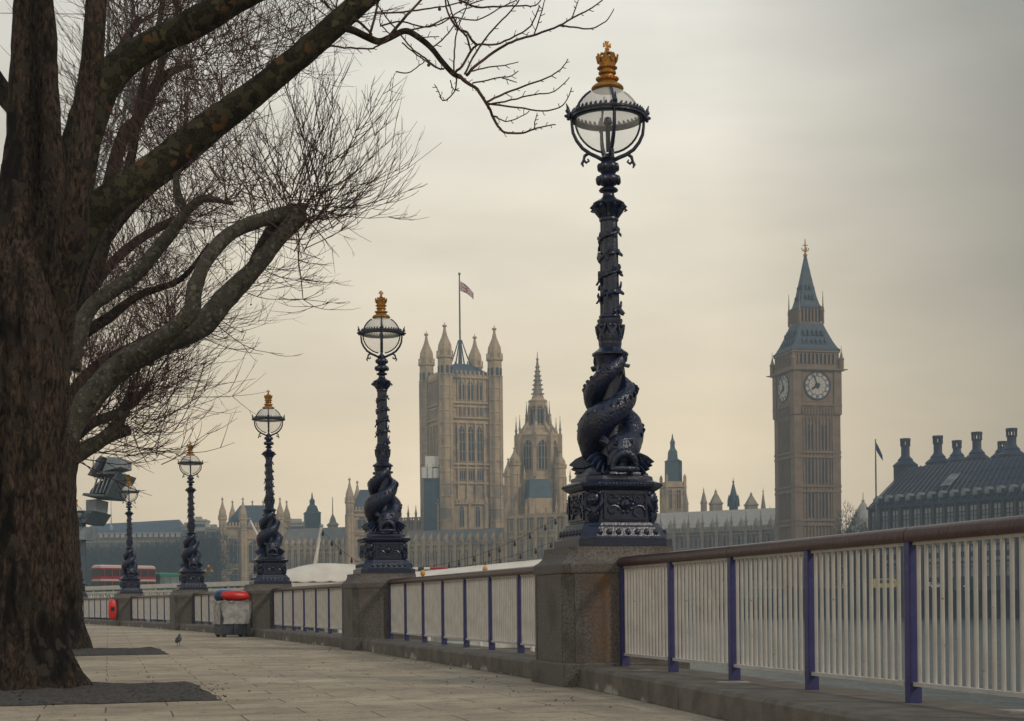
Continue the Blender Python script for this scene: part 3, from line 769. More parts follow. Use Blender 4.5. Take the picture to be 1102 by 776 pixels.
# right hand run goes from past the camera to the first pillar so that +y stays the land side
E = LP[0] + RD * 8.95
LS = Vector((RD.y, -RD.x, 0)) * .075
span(E + LS, LP[0] + LS, 6, rl[0], 0.0, 0.59, .040)
for i in range(5):
    span(LP[i], LP[i + 1], 8, rl[i + 1], 0.60, 0.60)
# ================================================================== BARE PLANE TREES
def smooth_path(pts, k=5):
    """Catmull-Rom through (px, py, half px[, depth offset]) rows"""
    P = [tuple(p) + ((0.0,) if len(p) == 3 else ()) for p in pts]
    out = []
    for i in range(len(P) - 1):
        p0, p1, p2, p3 = P[max(i - 1, 0)], P[i], P[i + 1], P[min(i + 2, len(P) - 1)]
        for j in range(k):
            t = j / k
            out.append(tuple(0.5 * (2 * b + (c - a) * t + (2 * a - 5 * b + 4 * c - d) * t * t + (3 * b - a - 3 * c + d) * t ** 3) for a, b, c, d in zip(p0, p1, p2, p3)))
    out.append(P[-1])
    return out

def limb(root, name, pts, Y, material, n=14, rough=0.10, k=5, flare=None, org=None):
    """a limb drawn through photo points at real depth Y (+ offset) and given real thickness"""
    sp = smooth_path(pts, k); C3, RR = [], []
    for px, py, h, dy in sp:
        C3.append(W(px, py, Y + dy)); RR.append(h * (Y + dy) / FPX)
    mb = MB(); mb.tube(C3, RR, n)
    o3 = org if org is not None else Vector((0, 0, 0))
    nv = []
    K = len(C3)
    for i in range(K):
        for j in range(n):
            v = Vector(mb.v[i * n + j]); d = v - C3[i]
            q = noise.fractal(v * 2.2, 1.0, 2.0, 4) * rough + noise.noise(v * 1.1) * rough * .9 + noise.noise(v * 7.0) * rough * .45
            if flare: q += flare(v, i / (K - 1))
            nv.append(tuple(C3[i] + d * (1 + q) - o3))
    mb.v = nv
    o = mb.build(name, material, root, smooth='all')
    return C3

class Twigs(MB):
    def stick(s, pts, r0, r1, n=3):
        k = len(pts); s.tube(pts, [r0 + (r1 - r0) * i / (k - 1) for i in range(k)], n, cap=False)

def shoot(tw, p, d, L, r, rg, level=0, curl=0.35, seg=6, side=3, up=Vector((0, 0, 1))):
    """one bare shoot: bends upward, zigzags a little, carries finer side shoots"""
    pts = [Vector(p)]; d = Vector(d).normalized(); st = L / seg
    ax = Vector((rg.gauss(0, 1), rg.gauss(0, 1), rg.gauss(0, 1))) * 0.12
    for i in range(seg):
        d = (d + up * curl / seg + ax / seg + Vector((rg.gauss(0, 1), rg.gauss(0, 1), rg.gauss(0, 1))) * 0.055).normalized()
        pts.append(pts[-1] + d * st)
    tw.stick(pts, r, r * (.42 if level else .38))
    if level < 2 and side:
        for q in range(side):
            i = rg.randint(1, seg - 1); t = (pts[i + 1] - pts[i]).normalized()
            o = t.cross(Vector((rg.gauss(0, 1), rg.gauss(0, 1), rg.gauss(0, 1))))
            if o.length < 1e-3: continue
            o.normalize()
            shoot(tw, pts[i], t + o * rg.uniform(.45, .95), L * rg.uniform(.22, .48), r * .66, rg, level + 1, curl * .9, 4, side - 2)
    return pts

def fan(tw, c, cnt, a0, a1, L0, L1, r, rg, spread=0.30, dyspread=0.7, curl=0.35, side=3, unit=1.0):
    """a pollard knuckle: shoots leaving c, image angles a0..a1 (deg, 0 = right, 90 = up)"""
    for _ in range(cnt):
        a = R(rg.uniform(a0, a1)); dy = rg.gauss(0, dyspread)
        d = Vector((math.cos(a), dy, math.sin(a)))
        st = Vector(c) + Vector((rg.gauss(0, spread), rg.gauss(0, spread), rg.gauss(0, spread)))
        shoot(tw, st, d, rg.uniform(L0, L1) * unit, r * rg.uniform(.75, 1.2), rg, 0, curl, 6, rg.randint(max(side - 1, 0), side + 1))

# ---------------------------------------------------------------- near tree
Y1 = 14.7
o1 = W(16, 742, Y1); o1.z = 0
t1 = thing("plane_tree", "nearest bare plane tree, thick dark ridged trunk cut by the edge of the view", "tree", o1)
def tr_flare(s_, ridge, sc):
    def f(v, t):
        a = math.atan2(v.y - o1.y, v.x - o1.x)
        return ridge * noise.noise(Vector((math.cos(a) * sc, math.sin(a) * sc, v.z * 1.1))) + 0.05 * noise.noise(Vector((math.cos(a) * 9, math.sin(a) * 9, v.z * 5))) + 0.035 * noise.noise(Vector((math.cos(a) * 24, math.sin(a) * 24, v.z * 9))) + s_ * max(0, .45 - v.z) * (1 + .6 * math.sin(a * 5))
    return f
limb(t1, "trunk", [(14, 748, 73), (14, 735, 66), (14, 705, 61), (14, 640, 56), (12, 560, 53), (14, 480, 53), (20, 400, 52), (28, 340, 50), (34, 290, 40), (34, 250, 22)], Y1, M['bark'], 160, .05, 26, tr_flare(.26, .26, 3.6), o1)
L_ = lambda nm, pts, n=16, rough=.08, mt='limb', Y=Y1, root=t1, o=o1: limb(root, nm, pts, Y, M[mt], max(n, 28), rough * 1.25, 14, None, o)
u1 = L_("limb", [(20, 420, 34), (22, 330, 36), (22, 240, 26), (24, 140, 17), (26, 60, 14), (28, -60, 12), (20, -180, 9), (35, -300, 6), (22, -420, 2)], mt='bark', n=24, rough=.12)
u2 = L_("limb", [(36, 400, 30), (50, 300, 30), (54, 220, 20, .1), (52, 130, 13, .2), (50, 60, 12, .3), (46, -60, 11, .4), (70, -180, 8, .9), (60, -300, 5, 1.3), (85, -400, 2, 1.6)], mt='bark', n=24, rough=.12)
u3 = L_("limb", [(34, 460, 20, .30), (52, 370, 26, .10), (72, 280, 19, -.2), (84, 190, 15, -.4), (94, 110, 13, -.4), (101, 40, 12, -.5), (108, -60, 11, -.5), (130, -170, 8, -.9), (122, -280, 5, -1.2), (150, -380, 2, -1.4)], mt='bark', n=24, rough=.12)
tops = []
big = L_("limb", [(30, 390, 26, .3), (58, 300, 27, .1), (88, 246, 20, .2), (120, 213, 17.5, .2), (170, 178, 16.5, .3), (225, 135, 15.5, .3), (275, 99, 14.5, .2), (315, 66, 14, .1), (355, 32, 13, 0), (398, -6, 12), (460, -60, 10), (520, -125, 7.5), (560, -200, 5, -.2), (630, -270, 2, -.3)], n=20)
up_ = L_("limb", [(36, 380, 24, .5), (62, 260, 26, .6), (88, 150, 20, .7), (104, 104, 18, .7), (128, 72, 16.5, .7), (165, 48, 15.5, .7), (215, 22, 15, .6), (262, -4, 14, .5), (330, -45, 12, .5), (380, -110, 9, .6), (450, -165, 6, .8), (490, -250, 2, 1.0)], n=20)
L_("limb", [(-150, -150, 3, 1.2), (-90, -60, 8, 1.0), (-40, 40, 12, .9), (0, 95, 12, .8), (30, 140, 12, .6), (48, 200, 16, .4)], mt='bark')
L_("limb", [(-260, 20, 3, .9), (-170, 90, 9, .8), (-60, 180, 14, .5), (-10, 255, 17, .3), (20, 310, 22, .1)], mt='bark')
tops += [up_]
# the long drooping branch in front of the sky, with its side twigs
def z5(pts): return [(340 + a / 3.2412, b / 3.2412) for a, b in pts]
def branch(name, pts, h0, h1, Y=Y1, root=t1, o=o1, mt='limb', n=8):
    q = z5(pts); k = len(q)
    rg_ = random.Random(len(pts) * 7 + int(pts[0][0]))
    dy = 0; rows = []
    for i, (a, b) in enumerate(q):
        rows.append((a, b, h0 + (h1 - h0) * i / (k - 1), dy)); dy += rg_.uniform(-.09, .09)
    return limb(root, name, rows, Y, M[mt], n, .05, 4, None, o)
branch("branch", [(50, 110), (85, 98), (125, 104), (180, 130), (220, 145), (260, 130), (310, 108), (350, 125), (400, 165), (440, 215), (480, 258), (505, 268)], 4.4, 2.6)
tw1 = Twigs(); rg = random.Random(11)
def zt(pts, h0, h1, knobs=True):
    q = z5(pts); sp = smooth_path([(a, b, 1) for a, b in q], 4)
    Pp = [W(a + rg.gauss(0, .25), b + rg.gauss(0, .25), Y1 + .05 * math.sin(i * .7 + pts[0][0])) - o1 for i, (a, b, _, _) in enumerate(sp)]
    tw1.tube(Pp, [(h0 + (h1 - h0) * i / (len(Pp) - 1)) * Y1 / FPX for i in range(len(Pp))], 5)
    if knobs:
        for i in range(2, len(Pp) - 1, 2):                    # short spur buds
            if rg.random() < .75:
                t = (Pp[i + 1] - Pp[i]).normalized(); o = t.cross(Vector((0, rg.choice((-1, 1)), rg.gauss(0, .2)))).normalized()
                e = Pp[i] + (t * .8 + o).normalized() * rg.uniform(.018, .06)
                tw1.tube([Pp[i], e, e + t * .012], [.0045, .0038, .0028], 4)
    return Pp
for pts, a, b in [
    ([(500, 265), (530, 290), (560, 310), (600, 370), (630, 430), (655, 460), (715, 465), (760, 450), (800, 440), (835, 434)], 2.2, .6),
    ([(525, 262), (570, 220), (640, 170), (700, 140), (770, 120), (850, 90), (900, 60), (950, 35), (1000, 0)], 1.8, .7),
    ([(850, 90), (900, 95), (960, 100), (1010, 75), (1040, 32)], 1.1, .5),
    ([(760, 122), (775, 80), (790, 30), (802, -10)], .9, .5), ([(893, 62), (905, 30), (915, 0)], .8, .5),
    ([(480, 258), (510, 230), (545, 175), (570, 155), (630, 155), (690, 128), (740, 100), (765, 60), (780, 20)], 1.5, .7),
    ([(520, 258), (560, 180), (620, 100), (680, 40), (715, -10)], 1.2, .7),
    ([(595, 357), (660, 325), (740, 295), (820, 265), (860, 235), (880, 205)], 1.3, .5),
    ([(600, 365), (680, 350), (760, 330), (830, 320), (885, 270)], 1.1, .5),
    ([(600, 362), (700, 375), (790, 387), (850, 375), (880, 340), (892, 305)], 1.1, .5),
    ([(540, 248), (600, 235), (660, 227), (705, 217)], .9, .5),
    ([(545, 290), (620, 275), (680, 265), (706, 248)], .9, .5),
    ([(650, 272), (680, 280), (700, 288)], .7, .5),
    ([(560, 155), (540, 135), (525, 112), (495, 100), (465, 55), (450, 0)], 1.5, 1.0),
    ([(540, 180), (525, 130), (500, 100), (480, 60), (455, -10)], 1.2, .8),
    ([(482, 250), (484, 180), (492, 110), (520, 40), (535, -10)], 1.0, .6),
    ([(445, 240), (420, 235), (370, 195), (330, 165), (290, 115), (260, 80), (230, 40), (205, 5)], 1.1, .7),
    ([(620, 405), (660, 422), (700, 415), (745, 388)], .8, .5), ([(762, 448), (765, 420), (772, 395)], .7, .5),
    ([(490, 270), (488, 310), (460, 345), (440, 348), (428, 320), (413, 293)], .9, .5),
    ([(470, 280), (478, 310), (500, 318)], .7, .5),
    ([(245, 140), (290, 85), (330, 40), (372, -5)], 1.9, 1.2), ([(185, 130), (205, 60), (220, -10)], 1.6, 1.1),
    ([(205, 47), (300, 42), (400, 30), (460, 20), (530, 0)], 1.1, .7), ([(225, 90), (300, 75), (380, 95), (440, 80), (500, 40), (560, 20)], 1.0, .6),
    ([(490, -5), (560, 25), (640, 22), (720, 22), (765, 18), (788, -5)], 1.3, .6),
    ([(300, 148), (350, 190), (420, 238)], .9, .7), ([(280, 250), (320, 255), (360, 230), (385, 205)], .8, .5),
    ([(310, 108), (400, 90), (470, 60), (560, 70), (640, 30), (700, 0)], 1.0, .6), ([(400, 170), (440, 140), (480, 90), (490, 60)], .9, .6),
    ([(20, 158), (100, 165), (180, 170), (215, 160), (255, 135)], 1.1, .9), ([(345, 130), (390, 130), (430, 128)], .7, .5), ([(270, 130), (225, 85), (228, 40)], .8, .5),
    ([(130, 60), (165, 90), (195, 120)], 1.8, 1.2), ([(5, -10), (40, 20), (60, 40)], 1.4, 1.0), ([(520, 20), (600, -5)], .8, .6)]:
    zt(pts, a, b)
for a, b in ((431, 32), (393, 227), (505, 8)):
    p = W(340 + a / 3.2412, b / 3.2412, Y1) - o1; tw1.ball(p, .017, 7, 5); tw1.tube([p, p + Vector((.004, 0, .05))], .0025, 4)
# shoots around the upper limbs
def along(path, cnt, tw, off_, a0, a1, L0, L1, r, rg, unit=1.0, curl=.3, side=3, dys=.5, lo=.1, hi=.98):
    for _ in range(cnt):
        t = rg.uniform(lo, hi) * (len(path) - 1); i = int(t)
        p = path[i].lerp(path[min(i + 1, len(path) - 1)], t - i) - off_
        a = R(rg.uniform(a0, a1)); d = Vector((math.cos(a), rg.gauss(0, dys), math.sin(a)))
        shoot(tw, p, d, rg.uniform(L0, L1) * unit, r * rg.uniform(.7, 1.2), rg, 0, curl, 6, side)
U1 = Y1 / FPX
along(big, 30, tw1, o1, 50, 160, 40, 130, .007, rg, U1, .2, 4, .5, .2, .9)
for path_ in tops: along(path_, 34, tw1, o1, 10, 170, 40, 130, .0075, rg, U1, .25, 4, .6, .3, 1)
along(big, 9, tw1, o1, -60, 10, 20, 70, .005, rg, U1, .2, 2, .5, .3, .75)
for path_ in (u1, u2, u3, big, up_):                     # the crown carries on above the view
    along(path_, 45, tw1, o1, 0, 180, 60, 190, .008, rg, U1, .3, 4, .7, .62, 1)
tw1.build("crown", M['twig'], t1, smooth=False, fix=False)

# ---------------------------------------------------------------- second tree
Y2 = 27.6; U2 = Y2 / FPX
o2 = W(56, 701, Y2); o2.z = 0
t2 = thing("plane_tree", "second bare plane tree with pollarded pale limbs reaching right, half hidden by the nearest trunk", "tree", o2)
def fl2(v, t):
    a = math.atan2(v.y - o2.y, v.x - o2.x)
    return .12 * noise.noise(Vector((math.cos(a) * 3, math.sin(a) * 3, v.z * 1.2))) + .10 * max(0, .6 - v.z) * (1 + .7 * math.sin(a * 4))
limb(t2, "trunk", [(56, 704, 44), (57, 695, 38), (58, 660, 32), (58, 600, 27), (58, 540, 24.5), (61, 480, 22), (66, 450, 20), (72, 425, 15)], Y2, M['bark'], 40, .06, 9, fl2, o2)
def L2(nm, pts, n=14, mt='limb2', rough=.10): return limb(t2, nm, pts, Y2, M[mt], max(n, 20), rough * 1.3, 9, None, o2)
g = L2("limb", [(64, 478, 17), (80, 448, 15), (100, 424, 14), (120, 403, 14), (142, 386, 13.5), (168, 372, 13), (192, 362, 12.5), (218, 350, 12), (240, 324, 11), (262, 302, 10), (282, 279, 9), (300, 257, 8), (312, 244, 9), (319, 235, 10.5), (322, 227, 9), (324, 219, 3)])
h = L2("limb", [(140, 388, 11, -.2), (165, 371, 10, -.5), (190, 352, 9.5, -.7), (206, 333, 9, -.8), (210, 310, 8.5, -.8), (222, 280, 8, -.7), (240, 258, 8, -.5), (262, 244, 7.5, -.3), (290, 234, 7, -.1), (308, 230, 7.5), (317, 228, 9), (325, 224, 6), (331, 220, 2)])
L2("limb", [(272, 288, 6, .3), (281, 264, 5.5, .4), (294, 243, 5, .3), (310, 233, 5, .1)])
ii = L2("limb", [(72, 395, 13, .8), (83, 360, 11, .9), (96, 333, 9, 1), (119, 314, 8, 1), (144, 297, 8, 1), (168, 270, 7, 1), (190, 243, 6.5, 1), (204, 225, 5.5, 1), (218, 214, 4.5, 1), (236, 216, 3, 1), (251, 220, 1.4, 1)])
L2("limb", [(200, 228, 5, 1), (192, 210, 4, 1), (190, 190, 3.5, 1), (198, 166, 2.6, 1)])
jj = L2("limb", [(66, 500, 10, .4), (85, 487, 9, .5), (108, 474, 8, .6), (124, 460, 7.5, .6), (134, 440, 6.5, .7), (142, 422, 5, .7)])
L2("limb", [(110, 474, 6, .6), (128, 468, 6.5, .6), (137, 463, 7.5, .5)], rough=.2)
L2("limb", [(62, 420, 12, 1.6), (80, 320, 9, 2.0), (112, 220, 8, 2.4), (131, 150, 7, 2.6), (148, 130, 7, 2.6), (163, 101, 6.5, 2.6), (178, 82, 5, 2.6), (192, 74, 3.6, 2.6), (208, 71, 1.6, 2.6)], mt='bark')
kk1 = L2("limb", [(92, 330, 8, 1.8), (118, 245, 6.5, 1.6), (140, 175, 5.2, 1.5), (152, 100, 4.2, 1.4), (170, 30, 3, 1.3), (180, -30, 2, 1.3)], mt='bark')
kk2 = L2("limb", [(112, 262, 6, 1.6), (150, 215, 5, 1.4), (205, 172, 4, 1.2), (250, 130, 3, 1.1), (285, 75, 2, 1.0)], mt='bark')
kk3 = L2("limb", [(84, 360, 8, 2.0), (112, 345, 5.5, 2.0), (150, 318, 4.5, 2.0), (195, 300, 3, 2.0), (225, 262, 1.6, 2.0)], mt='bark')
L2("limb", [(150, 128, 4.5, 2.6), (166, 96, 4, 2.5), (176, 60, 3.4, 2.4), (180, 38, 2.6, 2.4)], mt='bark')
tw2 = Twigs(); rg = random.Random(23)
K1 = W(318, 228, Y2) - o2
fan(tw2, K1, 30, 40, 115, 110, 190, .0115, rg, .28, .25, .35, 4, U2)
fan(tw2, K1, 40, -25, 45, 80, 160, .0108, rg, .28, .32, .80, 4, U2)
fan(tw2, K1, 28, 105, 190, 90, 190, .0108, rg, .30, .35, .70, 4, U2)
fan(tw2, K1, 9, -88, -25, 35, 75, .009, rg, .10, .35, .15, 3, U2)
# a thin hanging branch under the knuckle
P = [W(a, b, Y2 - .1) - o2 for a, b in ((318, 236), (322, 258), (321, 280), (324, 300), (326, 322), (338, 330))]
tw2.tube(P, [.016, .015, .013, .011, .009, .006], 5)
for i, p in enumerate(P[1:]):
    for q in range(5): shoot(tw2, p, Vector((rg.choice((-1, .9, 1)), rg.gauss(0, .4), rg.uniform(-.5, .15))), rg.uniform(22, 58) * U2, .0075, rg, 0, .55, 6, 2)
K3 = W(137, 460, Y2 + .5) - o2
fan(tw2, K3, 40, -18, 40, 60, 130, .0100, rg, .34, .35, .75, 3, U2)
fan(tw2, K3, 22, 30, 130, 40, 100, .0095, rg, .4, .4, .35, 3, U2)
fan(tw2, K3, 14, -80, -15, 30, 72, .009, rg, .15, .4, .8, 3, U2)
along(g, 52, tw2, o2, -45, 30, 40, 105, .0095, rg, U2, .75, 3, .5, .12, .66)
along(g, 22, tw2, o2, 60, 150, 40, 100, .0095, rg, U2, .3, 3, .6, .1, .8)
along(h, 16, tw2, o2, 60, 150, 30, 90, .009, rg, U2, .3, 3, .6, .2, .9)
along(ii, 46, tw2, o2, 20, 150, 40, 110, .0095, rg, U2, .3, 3, .7, .1, 1)
along(ii, 22, tw2, o2, -70, 10, 30, 80, .0085, rg, U2, .5, 3, .7, .15, 1)
along(kk1, 50, tw2, o2, -20, 160, 40, 120, .0095, rg, U2, .4, 4, .6, .2, 1)
along(kk2, 60, tw2, o2, 10, 160, 40, 120, .0095, rg, U2, .4, 4, .6, .2, 1)
along(kk3, 40, tw2, o2, 0, 150, 40, 110, .0095, rg, U2, .4, 4, .6, .2, 1)
along(jj, 30, tw2, o2, 20, 140, 30, 90, .009, rg, U2, .4, 3, .7, .1, 1)
for a, b, c, n_ in ((204, 71, 2.6, 34), (180, 42, 2.4, 22), (150, 128, 2.6, 26), (252, 219, 1, 10), (196, 170, 1, 14), (120, 200, 2.4, 22)):
    fan(tw2, W(a, b, Y2 + c) - o2, int(n_ * 1.5), 0, 175, 50, 140, .0100, rg, .35, .5, .3, 4, U2)
    fan(tw2, W(a, b, Y2 + c) - o2, n_ // 3, -70, 5, 35, 90, .009, rg, .2, .5, .4, 2, U2)
# lowest twigs trailing out over the far lamp
for a, b, d, L in ((86, 497, (1, .1, -.55), 85), (90, 494, (1, -.1, -.25), 105), (100, 484, (1, .1, -.35), 95), (95, 488, (1, .2, -.05), 90), (112, 476, (1, -.2, -.3), 88), (122, 472, (.9, 0, -.55), 70)):
    shoot(tw2, W(a, b, Y2 + .4) - o2, d, L * U2, .012, rg, 0, .5, 8, 4)
for _ in range(70):                                     # seed balls
    a, b = rg.uniform(110, 280), rg.uniform(60, 330); p = W(a, b, Y2 + rg.uniform(-1, 2)) - o2
    tw2.ball(p, .017, 6, 4); tw2.tube([p, p + Vector((rg.uniform(-.01, .01), 0, .09)), p + Vector((rg.uniform(-.03, .03), 0, .16))], .0035, 3)
tw2.build("crown", M['twig'], t2, smooth=False, fix=False)

# ---------------------------------------------------------------- third tree, seen through the other two
Y3 = 42.0; U3 = Y3 / FPX
o3 = W(42, 686, Y3); o3.z = 0
t3 = thing("plane_tree", "bare plane tree farthest along the walk, a haze of reddish twigs behind the other trees", "tree", o3)
def L3(nm, pts, n=12): return limb(t3, nm, pts, Y3, M['bark'], n, .10, 6, None, o3)
L3("trunk", [(42, 687, 26), (42, 660, 21), (44, 560, 18), (50, 470, 16), (58, 420, 12)], 20)
a3 = L3("limb", [(50, 470, 13), (75, 430, 9), (105, 395, 7), (150, 370, 5.5), (185, 352, 4)])
b3 = L3("limb", [(54, 440, 11), (75, 370, 8), (100, 310, 6), (140, 265, 5), (190, 235, 4)])
c3 = L3("limb", [(58, 420, 11), (66, 300, 8), (84, 190, 7), (110, 90, 5), (150, 20, 4)])
d3 = L3("limb", [(50, 470, 11), (76, 470, 8), (100, 455, 6), (135, 440, 4.5), (160, 415, 3)])
tw3 = Twigs(); rg = random.Random(5)
for path, k in ((a3, 160), (b3, 150), (c3, 150), (d3, 120)):
    along(path, k, tw3, o3, -35, 150, 45, 120, .012, rg, U3, .45, 3, .7, .15, 1)
for a, b, n_ in ((150, 20, 50), (170, 60, 35), (240, 30, 40), (130, 150, 35), (190, 235, 50), (185, 352, 55), (110, 90, 50), (160, 415, 45), (230, 120, 44), (270, 60, 44), (130, 300, 50), (110, 400, 50), (200, 170, 40), (310, 40, 30)):
    fan(tw3, W(a, b, Y3) - o3, n_, -30, 170, 45, 130, .012, rg, .3, .5, .4, 3, U3)
tw3.build("crown", mat("reddish_twig_bark", (0.105, 0.050, 0.043), (0.07, 0.036, 0.032), 3, 0.85), t3, smooth=False, fix=False)
# ================================================================== FAR BANK
BANK = [(430, 352), (170, 366), (78, 428), (-20, 520), (-118, 590), (-190, 620), (-430, 660)]
mb = MB(); mb.prism([(x, y) for x, y in BANK] + [(-430, 800), (430, 800)], -5.6, 3.0)
tag(mb.build("far_bank_ground", M['land']), kind="structure")
mb = MB()
for (xa, ya), (xb, yb) in zip(BANK[:-1], BANK[1:]):
    d = Vector((xb - xa, yb - ya, 0)); rz = math.atan2(d.y, d.x); c = Vector(((xa + xb) / 2, (ya + yb) / 2, -1.3))
    nrm = Vector((-d.y, d.x, 0)).normalized()
    mb.box(c + nrm * 0.25, (d.length + .5, 1.1, 9.2), rz); mb.box(c + nrm * 0.35 + Vector((0, 0, 4.75)), (d.length + .7, 1.5, .35), rz)
    for k in range(int(d.length // 9)): mb.box(Vector((xa, ya, -1.3)) + d.normalized() * (4 + 9 * k) + nrm * .5, (1.1, 1.2, 9.0), rz)
tag(mb.build("river_wall", M['bankwall']), "dark stone river wall along the far bank below the towers", "river wall")

def zat(px, py, Y): return W(px, py, Y).z
def window_mesh(mb, w, h, lights=2, arch=True, fr=.16, th=.22, transom=1):
    """pane (material 0) with stone mullions (material 1), facing -y, base centre at the origin"""
    mb.cur = 0
    if arch: mb.extr([(-w / 2, 0), (w / 2, 0), (w / 2, h * .80), (w * .28, h * .93), (0, h), (-w * .28, h * .93), (-w / 2, h * .80)], -.05, .05)
    else: mb.b2(-w / 2, w / 2, -.05, .05, 0, h)
    mb.cur = 1
    for k in range(lights + 1):
        x = -w / 2 + w * k / lights
        mb.b2(x - fr / 2, x + fr / 2, -th, .04, 0, h * (.80 if k in (0, lights) else .95) if arch else h)
    for k in range(transom + 1):
        z = h * .80 * k / max(transom, 1) if transom else 0
        mb.b2(-w / 2 - .1, w / 2 + .1, -th - .03, .03, z - fr / 2, z + fr / 2)
    return mb
def pinnacle_mesh(mb, w, h, n=4):
    a = R(45) if n == 4 else 0
    mb.lathe([(w * .72, 0), (w * .72, h * .38), (w * .95, h * .40), (w * .95, h * .45), (w * .6, h * .47), (w * .30, h * .75), (w * .10, h * .93), (w * .26, h * .945), (w * .2, h * .965), (w * .05, h)], n, (0, 0, 0), a)
    return mb
def turret_mesh(mb, r, z0, z1, capz, n=8):
    """octagonal turret with open lantern stage, ogee cap and finial (z0 foot, z1 shaft top, capz finial tip)"""
    H = capz - z1
    mb.lathe([(r, z0), (r, z1 - .55 * H)], n, rot=R(22.5))
    z = z1 - .55 * H - 4.2
    while z > z0 + 3:                                     # string courses and angle shafts
        mb.lathe([(r * 1.06, z - .28), (r * 1.1, z), (r * 1.06, z + .28)], n, rot=R(22.5)); z -= 4.6
    for k in range(8):
        a = R(22.5 + 45 * k); mb.box((r * 1.0 * math.cos(a), r * 1.0 * math.sin(a), (z0 + z1 - .55 * H) / 2), (r * .17, r * .17, z1 - .55 * H - z0), a)
    mb.lathe([(r * 1.12, z1 - .55 * H), (r * 1.12, z1 - .52 * H), (r * .98, z1 - .50 * H), (r * .98, z1 - .08 * H), (r * 1.18, z1 - .05 * H), (r * 1.18, z1),
              (r * .92, z1 + .02 * H), (r * .90, z1 + .10 * H), (r * .96, z1 + .2 * H), (r * .88, z1 + .34 * H), (r * .60, z1 + .48 * H), (r * .34, z1 + .62 * H), (r * .2, z1 + .76 * H), (r * .14, z1 + .84 * H), (r * .32, z1 + .87 * H), (r * .30, z1 + .91 * H), (r * .06, z1 + .93 * H), (r * .04, capz)], n, rot=R(22.5))
    for k in range(8):
        a = R(22.5 + 45 * k); mb.box((r * 1.05 * math.cos(a), r * 1.05 * math.sin(a), z1 + .06 * H), (r * .16, r * .16, .2 * H))
    return mb
def crenels(mb, x0, x1, y, z, w=.9, h=.9, t=.4):
    n = max(2, int((x1 - x0) / (2 * w)))
    for k in range(n): mb.box((x0 + (x1 - x0) * (k + .5) / n, y, z + h / 2), ((x1 - x0) / n * .55, t, h))

def gothic_range(label, A, B, depth, z0, zp, roofh, nb, rows, roofmat, pin, stone='stone', name="gothic_range", dormer=False):
    """a long buttressed range from A (left) to B (right), facing the river; rows: (z of sill, height, width fraction, lights)"""
    A, B = Vector((A[0], A[1], 0)), Vector((B[0], B[1], 0)); d = B - A; L = d.length; rz = math.atan2(d.y, d.x)
    root = thing(name, label, "building", A, rz, "ranges of the riverside palace")
    mb = MB(); mb.b2(0, L, 0, depth, z0, zp); bw = L / nb
    for k in range(nb + 1):
        x = bw * k; mb.b2(x - .55, x + .55, -.9, .0, z0, zp + .3); mb.b2(x - .75, x + .75, -1.2, 0, z0, z0 + 5)
        for q in (1, 2): 
            xx = x + bw * q / 3
            if k < nb: mb.b2(xx - .17, xx + .17, -.32, 0, z0 + 5, zp)
    zs = sorted({r[0] - .7 for r in rows} | {r[0] + r[1] + .5 for r in rows})
    for z in zs: mb.b2(-.6, L + .6, -.62, 0, z, z + .45)
    mb.b2(-.6, L + .6, -.8, 0, zp - .5, zp)
    crenels(mb, 0, L, -.35, zp, .55, 1.1, .5)
    mb.build("wall", M[stone], root)
    for (zs_, hh, wf, li) in rows:
        w = window_mesh(MB(), bw * wf, hh, li).build("window", [M['winglass'], M[stone]], root)
        w.location = (bw / 2, -.08, zs_); copies(w, [((bw * (k + .5), -.08, zs_), 0) for k in range(1, nb)])
    if pin:
        p = pinnacle_mesh(MB(), .6, pin).build("pinnacle", M[stone], root); p.location = (0, -.45, zp + .2)
        copies(p, [((bw * k, -.45, zp + .2), 0) for k in range(1, nb + 1)])
    if roofh:
        mb = MB(); mb.extr([(0, 0), (0, 0), (0, 0)], 0, 0) if False else None
        mb.add([(0, .6, zp), (L, .6, zp), (L, depth - .6, zp), (0, depth - .6, zp), (1.5, depth * .45, zp + roofh), (L - 1.5, depth * .45, zp + roofh), (L - 1.5, depth * .55, zp + roofh), (1.5, depth * .55, zp + roofh)],
               [(0, 1, 5, 4), (1, 2, 6, 5), (2, 3, 7, 6), (3, 0, 4, 7), (4, 5, 6, 7), (3, 2, 1, 0)])
        n = int(L / 1.6)
        for k in range(n):                                    # ribs of the iron plates
            x = 2 + (L - 4) * k / n; mb.add([(x, .55, zp), (x + .14, .55, zp), (x + .14, depth * .45, zp + roofh + .06), (x, depth * .45, zp + roofh + .06), (x, .75, zp), (x + .14, .75, zp), (x + .14, depth * .47, zp + roofh - .1), (x, depth * .47, zp + roofh - .1)],
                                            [(0, 1, 2, 3), (7, 6, 5, 4), (0, 3, 7, 4), (1, 5, 6, 2)])
        mb.build("roof", M[roofmat], root)
        if dormer:
            mb = MB(); mb.box((0, -.3, 1.0), (1.0, 1.4, 2.0)); mb.lathe([(.95, 2.0), (.05, 3.6)], 4, rot=R(45)); mb.ball((0, 0, 3.7), .16, 6, 4)
            dm = mb.build("roof_turret", M[stone], root); dm.location = (bw * .5, 1.6, zp + .2); copies(dm, [((bw * (k + .5), 1.6, zp + .2), 0) for k in range(1, nb)])
    return root

